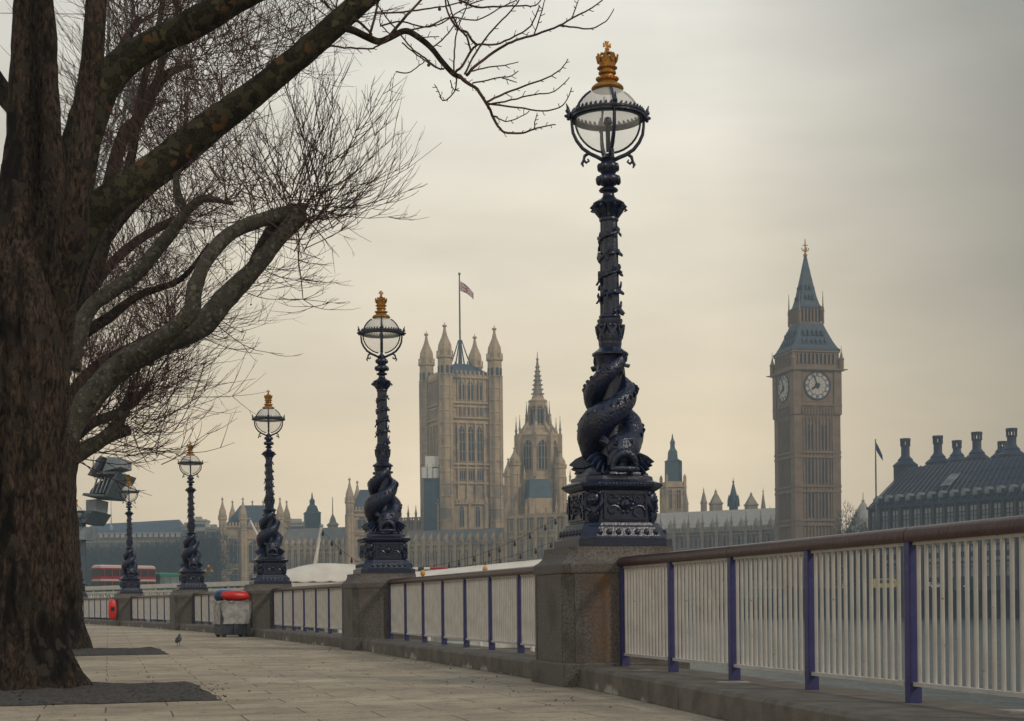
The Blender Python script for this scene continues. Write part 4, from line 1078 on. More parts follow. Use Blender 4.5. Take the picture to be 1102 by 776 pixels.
def pavilion(label, pxl, pxr, Y, rz, depth, zt, roofh, tur, rows, nb, stone='stone', z0=2.6, name="pavilion_tower", roofmat='slate', tpx=None):
    """square pavilion with octagonal corner turrets; tur = (radius, cap height) ; rows as above"""
    cx = (pxl + pxr) / 2; wpx = pxr - pxl; c = W(cx, 600, Y); t = c.x / Y
    w = wpx * Y / FPX / (math.cos(rz) - t * math.sin(rz))
    root = thing(name, label, "tower", (c.x, c.y, 0), rz, "towers of the riverside palace")
    mb = MB(); mb.b2(-w / 2, w / 2, 0, depth, z0, zt); bw = (w - 2 * tur[0]) / nb
    for k in range(nb + 1):
        x = -w / 2 + tur[0] + bw * k; mb.b2(x - .4, x + .4, -.7, 0, z0, zt + .2)
    for r in rows: mb.b2(-w / 2 - .2, w / 2 + .2, -.45, 0, r[0] - 1.2, r[0] - .6); mb.b2(-w / 2 - .2, w / 2 + .2, -.45, 0, r[0] + r[1] + .4, r[0] + r[1] + .9)
    mb.b2(-w / 2 - .4, w / 2 + .4, -.7, depth + .4, zt - .6, zt - .05); crenels(mb, -w / 2, w / 2, -.3, zt, .6, 1.3, .5)
    mb.build("wall", M[stone], root)
    for (zs_, hh, wf, li) in rows:
        wi = window_mesh(MB(), bw * wf, hh, li).build("window", [M['winglass'], M[stone]], root)
        pl = [((-w / 2 + tur[0] + bw * (k + .5), -.08, zs_), 0) for k in range(nb)]
        wi.location = pl[0][0]; copies(wi, pl[1:])
    tm = turret_mesh(MB(), tur[0], z0 - zt, tur[1] * .25, tur[1]).build("turret", M[stone], root)
    ps = [((sx * (w / 2 - .2), y, zt), 0) for y in (.3, depth - .3) for sx in (-1, 1)]
    if tpx: ps = [((q * w / wpx, .3 if b == 0 else depth - .3, zt), 0) for q, b in tpx]
    tm.location = ps[0][0]; copies(tm, ps[1:])
    if roofh:
        mb = MB(); h2 = roofh
        mb.add([(-w / 2 + 1, 1, zt), (w / 2 - 1, 1, zt), (w / 2 - 1, depth - 1, zt), (-w / 2 + 1, depth - 1, zt), (-w * .22, depth * .42, zt + h2), (w * .22, depth * .42, zt + h2), (w * .22, depth * .58, zt + h2), (-w * .22, depth * .58, zt + h2)],
               [(0, 1, 5, 4), (1, 2, 6, 5), (2, 3, 7, 6), (3, 0, 4, 7), (4, 5, 6, 7), (3, 2, 1, 0)])
        mb.build("roof", M[roofmat], root)
    return root, w

def at(px, Y): p = W(px, 600, Y); return (p.x, p.y)
# ---------------------------------------------------------------- river front ranges
ZP = 22.3
gothic_range("long tan river front range of buttressed windows between the two pavilion towers", at(296, 606), at(392, 588), 16, 2.6, ZP, 8.0, 14, [(6.5, 4.0, .62, 2), (12.6, 7.0, .60, 3)], 'leadroof', 3.6, dormer=True)
gothic_range("long tan river front range in front of the tall square flag tower", at(425, 580), at(551, 556), 16, 2.6, ZP, 5.5, 15, [(6.5, 4.0, .62, 2), (12.6, 7.0, .60, 3)], 'leadroof', 4.4, dormer=True)
gothic_range("taller pinnacled block between the second largest lamp and the flag tower", at(424, 600), at(457, 594), 14, 2.6, zat(440, 560, 597), 0, 4, [(20, 7, .5, 2), (29, 3.6, .5, 2)], 'slate', 5.5)
gothic_range("tan gothic block below the central spire, partly behind the largest lamp", at(546, 544), at(645, 524), 22, 2.6, zat(590, 555, 534), 0, 9, [(7, 5.5, .5, 2), (16, 6.5, .5, 2), (25.5, 4.2, .45, 2)], 'slate', 6.0)
gothic_range("low grey palace range with pale roof panels left of the clock tower", at(640, 505), at(836, 470), 18, 2.6, zat(760, 572, 488), 6.6, 13, [(6.5, 9.5, .5, 2), (17.0, 3.2, .55, 3)], 'leadlight', 5.2, 'stone_grey', dormer=True)
# ---------------------------------------------------------------- pavilion towers
pavilion("southern pavilion tower with pinnacled turrets at the far left end of the palace", 239, 309, 610, R(8), 18, zat(270, 566, 610), 8.5, (1.6, 11.5), [(7, 7, .62, 3), (17, 9, .62, 3)], 3, tpx=[(-34, 0), (-25, 1), (-12, 0), (-3, 1), (9, 1), (28, 0), (35, 1)])
pavilion("pavilion tower with twin slim turrets just left of the second largest lamp", 375, 425, 583, R(8), 14, zat(390, 549, 583), 8.0, (1.7, 12.5), [(8, 6, .5, 2), (18, 8, .5, 2), (28.5, 4.5, .5, 2)], 2, tpx=[(-23, 0), (-13, 1), (22, 0), (25, 1)])
# ---------------------------------------------------------------- tall square flag tower
VY, VS = 600.0, FPX / 600.0
vc = W(497.5, 600, VY); TH = R(23); HS = 10.1
vt = thing("flag_tower", "tall square stone tower with four capped turrets and a flag flying from its top", "tower", (vc.x, vc.y, 0), TH)
def vz(py): return zat(500, py, VY)
mb = MB(); ztop = vz(407)
mb.b2(-HS, HS, -HS, HS, 2.6, ztop)
def four(fn):
    for k in range(4): fn(Matrix.Rotation(R(90) * k, 4, 'Z'))
def bandbox(Mx, x0, x1, d0, z0, z1):
    c = Mx @ Vector(((x0 + x1) / 2, -HS - d0 / 2, (z0 + z1) / 2)); mb.box(c, (x1 - x0, d0, z1 - z0), math.atan2(Mx[1][0], Mx[0][0]))
def vwall(Mx):
    for py, dd in ((437, .7), (441, .5), (453, .7), (458, .5), (502, .8), (506, .5), (522, .6), (410, .6)):
        bandbox(Mx, -HS, HS, dd, vz(py) - .35, vz(py) + .35)
    for k in range(-4, 5):
        x = k * 1.75
        bandbox(Mx, x - .22, x + .22, .42, vz(453), ztop + .8 if k % 2 == 0 else ztop)
    for x in (-5.4, -1.75, 1.75, 5.4): bandbox(Mx, x - .32, x + .32, .75, 20, vz(458))
    for k in range(9): bandbox(Mx, -7.2 + 1.8 * k - .35, -7.2 + 1.8 * k + .35, .4, ztop, ztop + 1.5)
    for z in range(24, 66, 3):                                                # blind tracery on the broad corner strips
        for s_ in (-1, 1): bandbox(Mx, s_ * 6.8 - .9, s_ * 6.8 + .9, .22, z, z + .5)
four(vwall)
mb.build("wall", M['stone'], vt)
wi = window_mesh(MB(), 2.45, vz(461) - vz(499), 2, True, .2, .3, 3).build("tall_window", [M['winglass'], M['stone']], vt)
pl = []
for f_ in (0, R(-90)):
    for x in (-3.6, 0, 3.6): 
        q = Matrix.Rotation(f_, 4, 'Z') @ Vector((x, -HS - .06, vz(499))); pl.append((q, f_))
wi.location = pl[0][0]; copies(wi, pl[1:])
def wrow(name, w, h, lights, py, xs, arch=True, tr=1):
    wi = window_mesh(MB(), w, h, lights, arch, .16, .26, tr).build(name, [M['winglass'], M['stone']], vt); pl = []
    for f_ in (0, R(-90)):
        for x in xs: pl.append((Matrix.Rotation(f_, 4, 'Z') @ Vector((x, -HS - .06, vz(py))), f_))
    wi.location = pl[0][0]; wi.rotation_euler = (0, 0, pl[0][1]); copies(wi, pl[1:])
wrow("upper_window", 2.3, vz(414) - vz(434), 2, 434, (-3.6, 0, 3.6))
wrow("small_window", 2.5, vz(442) - vz(451), 4, 451, (-3.6, 0, 3.6), False, 0)
wrow("lower_window", 2.5, vz(509) - vz(519), 3, 519, (-3.6, 0, 3.6), False, 0)
tm = turret_mesh(MB(), 2.75, 2.6 - vz(407), vz(389) - vz(407), vz(353) - vz(407)).build("turret", M['stone'], vt)
# open lantern stages of the turrets: pale louvred openings
pl = [((sx * HS, sy * HS, vz(407)), 0) for sx, sy in ((-1, -1), (1, -1), (1, 1), (-1, 1))]
tm.location = pl[0][0]; copies(tm, pl[1:])
mb = MB()
for k in range(8):
    a = R(45 * k); mb.box((2.72 * math.cos(a), 2.72 * math.sin(a), 0), (.14, 1.0, 3.1), a)
lv = mb.build("turret_opening", M['winglass'], vt); pl2 = [((p[0][0], p[0][1], vz(403.5)), 0) for p in pl]
lv.location = pl2[0][0]; copies(lv, pl2[1:])
mb = MB()
mb.rect([(8.2, 8.2, ztop), (7.6, 7.6, ztop + 1.6), (3.6, 3.6, ztop + 4.6), (3.4, 3.4, ztop + 5)])
mb.build("roof", M['slate'], vt)
mb = MB(); zc = vz(393)
mb.rect([(3.0, 3.0, ztop + 4.5), (3.0, 3.0, zc)])
for sx in (-1, 1):
    for sy in (-1, 1):
        mb.tube([(sx * 3, sy * 3, zc), (sx * 1.7, sy * 1.7, zc + 4.5), (sx * .45, sy * .45, vz(366))], [.3, .24, .2], 6); mb.ball((sx * 3, sy * 3, zc + .4), .5, 6, 5)
mb.lathe([(.9, zc), (.7, zc + 4), (.45, zc + 8), (.75, zc + 8.4), (.75, zc + 9.4), (.35, zc + 9.7)], 8)
mb.build("flagpole_base", M['slate'], vt)
mb = MB(); mb.lathe([(.36, vz(366)), (.33, vz(330)), (.25, vz(296)), (.5, vz(295.5)), (.5, vz(294)), (.05, vz(293))], 10)
mb.build("flagpole", M['steelgrey'], vt)
# the flag hangs out to the right and down: a rippled cloth with the crosses of the union flag
FW, FH, NX, NZ = 6.6, 3.8, 40, 24; mb = MB()
ztf = vz(302.5)
V = []
for sgn in (0, 1):
    for i in range(NX + 1):
        for j in range(NZ + 1):
            u, v = i / NX, j / NZ
            V.append((.35 + u * FW * .76, .45 * math.sin(u * 9) * u + sgn * .04, ztf - v * FH * (1 - .35 * u) - u * u * 2.0 - u * 2.6))
n1 = (NX + 1) * (NZ + 1); F = []; mi = []
for i in range(NX):
    for j in range(NZ):
        a = i * (NZ + 1) + j; u, v = (i + .5) / NX * 2 - 1, (j + .5) / NZ * 2 - 1
        dg = min(abs(u - v), abs(u + v)); cx_ = min(abs(u) * 2, abs(v))
        k = 1 if cx_ < .18 else 2 if cx_ < .32 else 1 if dg < .10 else 2 if dg < .28 else 0
        F += [(a, a + NZ + 1, a + NZ + 2, a + 1), (n1 + a + 1, n1 + a + NZ + 2, n1 + a + NZ + 1, n1 + a)]; mi += [k, k]
mb.add(V, F); mb.m = mi
fl = mb.build("flag", [M['flagblue'], M['flagred'], M['flagwhite']], vt, smooth='all', fix=False); fl.rotation_euler = (0, 0, -TH)
# lower block before the tower
pb, pw = pavilion("short square gate block with two pointed windows before the tall flag tower", 470, 525, 588, R(10), 14, zat(500, 541, 588), 0, (.6, 3.0), [(8, 7, .5, 2), (zat(500, 567, 588), 8.0, .30, 2)], 3, name="gate_block")
c = W(505, 600, 592)
mb = MB(); ub = thing("blue_roofed_hall", "dark windowed attic hall on top of the short gate block", "building", (c.x, c.y, 0), R(10))
zb, zt = zat(500, 543, 588), zat(500, 519, 588)
mb.b2(-6, 6, 0, 9, zb - 3, zt); crenels(mb, -6, 6, .2, zt, .5, .9, .4)
for x in (-6, -2, 2, 6): mb.b2(x - .35, x + .35, -.5, 0, zb, zt + 2.2)
mb.build("wall", M['stone'], ub)
w = window_mesh(MB(), 3.0, zt - zb - 2.2, 3, False).build("window", [M['winglass'], M['stone']], ub); w.location = (-4, -.07, zb + 1); copies(w, [((0, -.07, zb + 1), 0), ((4, -.07, zb + 1), 0)])
# sheeted scaffold
c = W(467, 600, 585); z1_, z2_, z3_ = zat(467, 551, 585), zat(467, 515, 585), zat(467, 501, 585)
sf = thing("scaffold", "white sheeted scaffold on blue netting, against the left foot of the flag tower", "scaffold", (c.x, c.y, 0), R(10))
mb = MB(); mb.b2(-4.2, -.4, -.1, 3, z2_, z3_ - .6); mb.b2(-.2, 4.6, .3, 3, z2_ + .3, z3_ - 1.0); mb.b2(-2.6, 3.4, .8, 3, z3_ - .4, z3_ + 3.6)
mb.build("white_sheeting", M['white'], sf)
mb = MB(); mb.b2(-3.4, 3.0, .6, 3, z1_ - 8, z2_ - .1)
mb.build("netting", M['blueroof'], sf)
mb = MB()
for x in (-4.4, -2.2, 0, 2.2, 4.6): mb.b2(x - .07, x + .07, -.32, -.18, 21.5, z3_ + .5)
for z in (z1_ - 4, z1_, z1_ + 5, z2_): mb.b2(-4.5, 4.7, -.32, -.18, z, z + .14)
mb.build("tubes", M['steelgrey'], sf)

# ---------------------------------------------------------------- central spire
CY = 556.0; cs = FPX / CY; c = W(580.5, 600, CY)
ct = thing("central_spire", "octagonal stone spire on a buttressed lantern, left of the largest lamp", "tower", (c.x, c.y, 0), R(12))
def cz(py): return zat(580, py, CY)
r_ = lambda px: px / cs
mb = MB()
mb.lathe([(r_(27), 18), (r_(26), cz(520)), (r_(23), cz(514)), (r_(22), cz(471)), (r_(22.6), cz(470.5)), (r_(22.6), cz(469)), (r_(17), cz(464))], 8, rot=R(22.5))
for k in range(8):
    a = R(22.5 + 45 * k); ca, sa = math.cos(a), math.sin(a)
    mb.box((r_(23.5) * ca, r_(23.5) * sa, (cz(515) + cz(468)) / 2), (1.6, 1.2, cz(468) - cz(515)), a)
    mb.tube([(r_(22) * ca, r_(22) * sa, cz(470)), (r_(17) * ca, r_(17) * sa, cz(462)), (r_(12) * ca, r_(12) * sa, cz(455))], .5, 5)
mb.build("lower_stage", M['stone'], ct)
mb = MB()
mb.lathe([(r_(17), cz(466)), (r_(14.5), cz(460)), (r_(10.4), cz(458.5)), (r_(9.8), cz(440)), (r_(9.6), cz(433)), (r_(10.4), cz(432.4)), (r_(10.2), cz(431)), (r_(7), cz(429.5)), (r_(6), cz(426))], 8, rot=R(22.5))
mb.build("lantern", M['stone'], ct)
mb = MB(); mb.lathe([(r_(5.6), cz(428)), (r_(4.1), cz(416)), (r_(2.3), cz(400)), (r_(1.0), cz(388)), (r_(1.6), cz(386.5)), (r_(.5), cz(385)), (r_(.3), cz(379))], 8, rot=R(22.5))
for k in range(8):
    a = R(22.5 + 45 * k)
    for q in range(7): t = q / 7; rr = r_(6.3 * (1 - t) + 1.0 * t); mb.ball((rr * math.cos(a), rr * math.sin(a), cz(424) + (cz(390) - cz(424)) * t), .33, 5, 4)
mb.build("spire", M['stone_grey'], ct)
p = pinnacle_mesh(MB(), .62, cz(424) - cz(450)).build("pinnacle", M['stone_grey'], ct)
pl = [((r_(12.5) * math.cos(R(22.5 + 45 * k)), r_(12.5) * math.sin(R(22.5 + 45 * k)), cz(458)), 0) for k in range(8)] + [((r_(24) * math.cos(R(22.5 + 45 * k)), r_(24) * math.sin(R(22.5 + 45 * k)), cz(474)), 0) for k in range(8)]
p.location = pl[0][0]; copies(p, pl[1:])
w = window_mesh(MB(), 2.2, cz(436) - cz(456), 2).build("lantern_window", [M['winglass'], M['stone']], ct)
pl = []
for k in range(8):
    a = R(45 * k); q = r_(9.9) * math.cos(R(22.5)) + .1; pl.append(((q * math.sin(a), -q * math.cos(a), cz(457)), a))
w.location = pl[0][0]; copies(w, pl[1:])
w = window_mesh(MB(), 3.4, cz(474) - cz(506), 3, True, .18, .3, 2).build("window", [M['winglass'], M['stone']], ct); pl = []
for k in range(8):
    a = R(45 * k); q = r_(22.6) * math.cos(R(22.5)) + .1; pl.append(((q * math.sin(a), -q * math.cos(a), cz(507)), a))
w.location = pl[0][0]; copies(w, pl[1:])
# four stair turrets round the central spire
for px, top, rr, lab in ((555, 480, 1.9, "small domed stair turret left of the central spire"), (548, 492, 1.5, "slim stair turret at the left edge of the central block"), (604, 483, 1.9, "stair turret with pointed cap right of the central spire")):
    c = W(px, 600, 548); o = thing("stair_turret", lab, "turret", (c.x, c.y, 0), R(12))
    turret_mesh(MB(), rr * 1.05, 20, zat(px, top + 20, 548), zat(px, top, 548)).build("shaft", M['stone'], o)
    pinnacle_mesh(MB(), .6, 4.5).build("pinnacle", M['stone'], o).location = (rr * 1.6, -rr, zat(px, top + 36, 548))
c = W(577, 600, 550); o = thing("hipped_roof", "dark blue hipped roof at the foot of the central spire", "roof", (c.x, c.y, 0), R(12))
zb, zt = zat(577, 537, 550), zat(577, 517, 550)
mb = MB(); mb.b2(-4, 4, -8, 4, 24, zb); mb.build("wall", M['stone'], o)
mb = MB(); mb.rect([(4.1, 6.2, zb), (3.4, 4.4, zt)], (0, -2, 0)); mb.build("slope", M['blueroof'], o)

# ---------------------------------------------------------------- smaller palace turrets
def ventshaft(label, px, Y, half, rows, rz=R(12), name="ventilating_turret"):
    """stacked square stages: rows of (half width in photo px, photo y)"""
    s = FPX / Y; c = W(px, 600, Y); o = thing(name, label, "turret", (c.x, c.y, 0), rz, "turrets above the palace roofs"); k_ = math.cos(rz) + abs(math.sin(rz)); rr = lambda q: q / s / k_
    return o, rr, (lambda py: zat(px, py, Y))
o, rr, zz = ventshaft("dark teal square vent turret with small lantern, between the two pavilion towers", 336.5, 640, 10, None)
mb = MB(); mb.rect([(rr(10), rr(10), 10), (rr(10), rr(10), zz(553)), (rr(11), rr(11), zz(552.5)), (rr(9), rr(9), zz(551))])
for x in (-.5, 0, .5): mb.box((x * rr(10), -rr(10), (zz(573) + zz(554)) / 2), (.7, .5, zz(554) - zz(573)))
mb.build("shaft", M['blueroof'], o)
mb = MB(); mb.rect([(rr(8), rr(8), zz(552)), (rr(5.5), rr(5.5), zz(545)), (rr(3.2), rr(3.2), zz(543.5)), (rr(3), rr(3), zz(540)), (rr(3.6), rr(3.6), zz(539.5)), (rr(1.2), rr(1.2), zz(536)), (rr(.4), rr(.4), zz(530))]); mb.build("lantern_cap", M['slate'], o)
o, rr, zz = ventshaft("small grey cupola with a thin mast, just left of the twin turret pavilion", 358.5, 640, 10, None)
mb = MB(); mb.rect([(rr(6), rr(6), 10), (rr(6), rr(6), zz(566)), (rr(7.5), rr(7.5), zz(565)), (rr(4), rr(4), zz(562)), (rr(3), rr(3), zz(558)), (rr(.5), rr(.5), zz(553))]); mb.build("cupola", M['stone_grey'], o)
mb = MB(); mb.lathe([(.25, zz(556)), (.12, zz(535))], 6); mb.build("mast", M['steelgrey'], o)
o, rr, zz = ventshaft("tan square turret with tall dark teal stepped lantern, right of the largest lamp", 725, 520, 10, None)
mb = MB(); mb.rect([(rr(12.5), rr(12.5), 15), (rr(12.5), rr(12.5), zz(526)), (rr(14), rr(14), zz(525)), (rr(14), rr(14), zz(524)), (rr(12), rr(12), zz(523.5)), (rr(12), rr(12), zz(519)), (rr(11), rr(11), zz(518.8))])
for sx in (-1, 1):
    for sy in (-1, 1): mb.rect([(rr(1.6), rr(1.6), zz(555)), (rr(1.6), rr(1.6), zz(514)), (.1, .1, zz(511))], (sx * rr(12), sy * rr(12), 0))
mb.build("shaft", M['stone'], o)
mb = MB(); mb.rect([(rr(8.3), rr(8.3), zz(519)), (rr(8.0), rr(8.0), zz(497)), (rr(8.8), rr(8.8), zz(496.5)), (rr(5.2), rr(5.2), zz(494)), (rr(4.6), rr(4.6), zz(486)), (rr(3.2), rr(3.2), zz(483.5)), (rr(2.4), rr(2.4), zz(482)), (rr(2.3), rr(2.3), zz(477)), (rr(2.8), rr(2.8), zz(476.5)), (rr(1), rr(1), zz(472)), (rr(.3), rr(.3), zz(467))])
for sx in (-1, 1): mb.box((sx * rr(8.2), -rr(8.2), zz(508)), (.6, .6, zz(496) - zz(519)))
mb.build("lantern_cap", M['blueroof'], o)
w = window_mesh(MB(), rr(6), zz(528) - zz(548), 2, False).build("window", [M['winglass'], M['stone']], o); w.location = (rr(3.2), -rr(12.5) - .06, zz(548)); copies(w, [((-rr(7.5), -rr(12.5) - .06, zz(548)), 0, (.6, 1, 1))])
for px, Y, top, base, hw, n, mk, lab in (
    (739, 500, 526, 556, 2.6, 8, 'stone_grey', "slim grey pinnacle turret just right of the teal lantern turret"),
    (758, 500, 524, 556, 3.6, 8, 'stone_grey', "pale stone pinnacle turret with open cap, third from the largest lamp"),
    (771, 505, 526, 556, 6.5, 4, 'stone_grey', "grey turret with steep pyramid roof and needle finial"),
    (790, 505, 514, 560, 5.2, 8, 'blueroof', "dark teal turret with tall thin spire and corner pinnacles"),
    (809, 500, 529, 556, 6.5, 4, 'stone_grey', "grey turret with crocketed pyramid roof and cross finial"),
    (822, 490, 524, 575, 3.4, 8, 'stone_grey', "octagonal grey turret with onion cap near the clock tower"),
    (829, 486, 543, 575, 1.8, 8, 'stone_grey', "smallest grey pinnacle, right beside the clock tower")):
    o, rr, zz = ventshaft(lab, px, Y, hw, None, R(12), "roof_turret")
    rot = R(45) if n == 4 else R(22.5); q = 1.414 if n == 4 else 1.1; H = top - base; kk = rr(hw) * q
    mb = MB(); mb.lathe([(kk, 14), (kk, zz(base + H * .42)), (kk * 1.15, zz(base + H * .45)), (kk * 1.12, zz(base + H * .50))], n, rot=rot); mb.build("shaft", M[mk], o)
    mb = MB(); mb.lathe([(kk * 1.0, zz(base + H * .49)), (kk * .72, zz(base + H * .62)), (kk * .36, zz(base + H * .78)), (kk * .13, zz(base + H * .88)), (kk * .28, zz(base + H * .90)), (kk * .08, zz(base + H * .93)), (kk * .03, zz(top))], n, rot=rot)
    if px == 790:
        for k in range(8): mb.lathe([(.6, zz(545)), (.5, zz(538)), (.05, zz(532))], 4, (kk * 1.0 * math.cos(R(22.5 + 45 * k)), kk * 1.0 * math.sin(R(22.5 + 45 * k)), 0))
    mb.build("pointed_cap", M[mk], o)

# ---------------------------------------------------------------- the clock tower
BY = 452.0; bs = FPX / BY; c = W(870, 600, BY); BR = R(13.5)
bt = thing("clock_tower", "tall stone clock tower with dark pointed roof and two round white clock dials", "clock tower", (c.x, c.y, 0), BR)
def bz(py): return zat(869, py, BY)
tb = c.x / BY; KB = (math.cos(BR) - tb * math.sin(BR)) + (math.sin(BR) + tb * math.cos(BR))
def bh(px_half): return px_half / bs * 2 / KB / 2              # half side of a square whose silhouette is 2*px_half wide
def sq(*rows): return [(bh(a), bh(a), bz(y)) for a, y in rows]
mb = MB()
mb.rect([(bh(33.5), bh(33.5), 2.6)] + sq((33.5, 452)))
S = bh(33.5)
def bface(fn):
    for k in range(4): fn(Matrix.Rotation(R(90) * k, 4, 'Z'), R(90) * k)
def strip(Mx, rz, x0, x1, d, z0, z1, base=None):
    b = S if base is None else base
    mb.box(Mx @ Vector(((x0 + x1) / 2, -b - d / 2, (z0 + z1) / 2)), (x1 - x0, d, z1 - z0), rz)
def shaft(Mx, rz):
    for s_ in (-1, 1):
        a, b = sorted((s_ * S, s_ * (S - 2.1))); strip(Mx, rz, a - (.4 if s_ < 0 else 0), b + (.4 if s_ > 0 else 0), .42, 2.6, bz(450))
    n = 9
    for k in range(n): 
        x = -S + 2.5 + (2 * S - 5) * k / (n - 1); strip(Mx, rz, x - .17, x + .17, .32, 2.6, bz(451))
    for py in (489, 494, 525, 530.5, 561, 566): strip(Mx, rz, -S - .5, S + .5, .55, bz(py) - .3, bz(py) + .3)
    for py0, py1 in ((489, 494), (525, 530.5), (561, 566)):
        for k in range(12): x = -S + (2 * S) * (k + .5) / 12; strip(Mx, rz, x - .25, x + .25, .3, bz(py1), bz(py0))
bface(shaft)
mb.rect(sq((33.6, 455), (35.5, 450.5), (36.2, 449), (36.2, 440.5), (37.6, 440), (37.6, 438.5)))
mb.build("shaft", M['clockstone'], bt)
# dark window slits between the strips
mb = MB(); n = 9
for (y0, y1) in ((558, 533), (522, 498), (486, 460)):
    for k in range(n - 1):
        if k in (0, 3, 4, 7): continue
        x = -S + 2.5 + (2 * S - 5) * (k + .5) / (n - 1); mb.b2(x - .26, x + .26, -S - .08, -S + .1, bz(y0), bz(y1))
w = mb.build("slit_windows", M['winglass'], bt); copies(w, [((0, 0, 0), R(-90)), ((0, 0, 0), R(90)), ((0, 0, 0), R(180))])
mb = MB(); S2 = bh(35.6)
mb.rect(sq((35.6, 438.6), (35.6, 404), (38.5, 403), (39.6, 402), (39.6, 400.6), (35.8, 400), (35.5, 396.5), (34.6, 396.3), (34.6, 383.5), (36, 383), (36, 380.5)))
def cface(Mx, rz):
    for s_ in (-1, 1):
        a, b = sorted((s_ * S2, s_ * (S2 - 2.0))); strip(Mx, rz, a - (.3 if s_ < 0 else 0), b + (.3 if s_ > 0 else 0), .35, bz(449), bz(402), S2)
    R0 = 4.45; cz0 = bz(418.6)
    for k in range(11):                                  # small arcades over and under the dial
        x = -4.6 + .92 * k; strip(Mx, rz, x - .13, x + .13, .3, bz(449), bz(441), bh(36.2)); 
    S3 = bh(34.6)
    for k in range(10):
        x = -S3 + 1.4 + (2 * S3 - 2.8) * k / 9; strip(Mx, rz, x - .27, x + .27, .3, bz(396), bz(384), S3)
bface(cface)
for sx in (-1, 1):
    for sy in (-1, 1):
        a = bh(37.2)
        mb.lathe([(.75, bz(403)), (.75, bz(391)), (.9, bz(390.5)), (.5, bz(388)), (.12, bz(382)), (.05, bz(376))], 8, (sx * a, sy * a, 0))
        mb.tube([(sx * a, sy * a, bz(402)), (sx * (a + 1.3), sy * (a + 1.3), bz(401.5))], [.3, .15], 5)
mb.build("clock_stage", M['clockstone'], bt)
mb = MB(); S3 = bh(34.6)
for k in range(9):
    x = -S3 + 1.4 + (2 * S3 - 2.8) * (k + .5) / 9; mb.b2(x - .34, x + .34, -S3 - .07, -S3 + .1, bz(395), bz(385))
w = mb.build("belfry_openings", M['black'], bt); copies(w, [((0, 0, 0), R(-90)), ((0, 0, 0), R(90)), ((0, 0, 0), R(180))])
# dials: parts are dial, rim, marks and hands
RD_, zd = 3.75, bz(418.6)
def disc(mb, r, y0, y1, n=48, r0=0.0):
    if r0 == 0: mb.extr([(r * math.cos(2 * math.pi * k / n), r * math.sin(2 * math.pi * k / n)) for k in range(n)], y0, y1)
    else:
        rr = []
        for k in range(n + 1):
            a = 2 * math.pi * k / n; ca, sa = math.cos(a), math.sin(a)
            rr.append([(r0 * ca, y0, r0 * sa), (r * ca, y0, r * sa), (r * ca, y1, r * sa), (r0 * ca, y1, r0 * sa)])
        mb.rings(rr, cap=False)
mb = MB(); mb.b2(-4.55, 4.55, -.10, .05, -4.55, 4.55); surround = mb.build("dial_surround", M['clockstone'], bt)
mb = MB(); disc(mb, 3.9, -.16, -.11); d1 = mb.build("dial", M['dial'], bt)
mb = MB(); disc(mb, 4.15, -.30, -.10, 48, 3.72); disc(mb, 2.78, -.19, -.17, 48, 2.60); disc(mb, .8, -.2, -.17, 24)
for k in range(12):
    a = R(30 * k)
    for q in (-.16, .16) if k % 3 else (-.3, 0, .3):
        mb.box((3.22 * math.sin(a) + q * math.cos(a), -.185, 3.22 * math.cos(a) - q * math.sin(a)), (.17, .03, .80), 0, 1.0, Matrix.Rotation(a, 4, 'Y'))
for k in range(60):
    a = R(6 * k); mb.box((3.64 * math.sin(a), -.18, 3.64 * math.cos(a)), (.07, .03, .2), 0, 1.0, Matrix.Rotation(a, 4, 'Y'))
for k in range(12):
    a = R(30 * k + 15); mb.box((1.7 * math.sin(a), -.178, 1.7 * math.cos(a)), (.07, .02, 1.7), 0, 1.0, Matrix.Rotation(a, 4, 'Y'))
rm = mb.build("dial_tracery", M['darkblue'], bt)
def hand(nm, ang, L, w):
    mb = MB(); a = R(ang)
    pts = [(-w * .5, -.9), (w * .5, -.9), (w * .42, L * .7), (0, L), (-w * .42, L * .7)]
    mb.extr([(x * math.cos(a) + z * math.sin(a), -x * math.sin(a) + z * math.cos(a)) for x, z in pts], -.30, -.24)
    return mb.build(nm, M['black'], bt)
hs = [surround, d1, rm, hand("hour_hand", 238, 2.5, .62), hand("minute_hand", -19, 3.75, .42)]
for o in hs:
    o.location = (0, -S2, zd); copies(o, [(Matrix.Rotation(R(90) * k, 4, 'Z') @ Vector((0, -S2, zd)), R(90) * k) for k in (1, 2, 3)])
# roofs
mb = MB(); mb.rect(sq((36.4, 381), (36.4, 379.5), (33.5, 377.5), (29, 371), (24.5, 363), (20.6, 355.5), (18.6, 351.2), (18.4, 350.8)))
for row, (py, hw, cnt) in enumerate(((372, 27.5, 6), (362, 23.2, 5))):
    for k4 in range(4):
        Mx = Matrix.Rotation(R(90) * k4, 4, 'Z')
        for k in range(cnt):
            x = bh(hw) * 1.5 * ((k + .5) / cnt - .5); p_ = Mx @ Vector((x, -bh(hw) - .1, bz(py)))
            mb.box(p_, (.8, 1.5, 1.1), R(90) * k4); mb.lathe([(.62, .5), (.05, 1.6)], 4, p_, R(45))
mb.build("lower_roof", M['slate'], bt)
mb = MB(); mb.rect(sq((18.8, 350.9), (18.8, 349.2), (16.2, 348.8), (15.6, 348.5), (15.6, 334), (17, 333.4)))
S4 = bh(15.6)
def lant(Mx, rz):
    for k in range(7): x = -S4 + 2 * S4 * k / 6; strip(Mx, rz, x - .22, x + .22, .32, bz(348), bz(334), S4)
bface(lant)
for sx in (-1, 1):
    for sy in (-1, 1): a = bh(18.3); mb.lathe([(.4, bz(350)), (.35, bz(338)), (.5, bz(337)), (.2, bz(330)), (.06, bz(315))], 6, (sx * a, sy * a, 0))
mb.build("lantern", M['clockstone'], bt)
mb = MB()
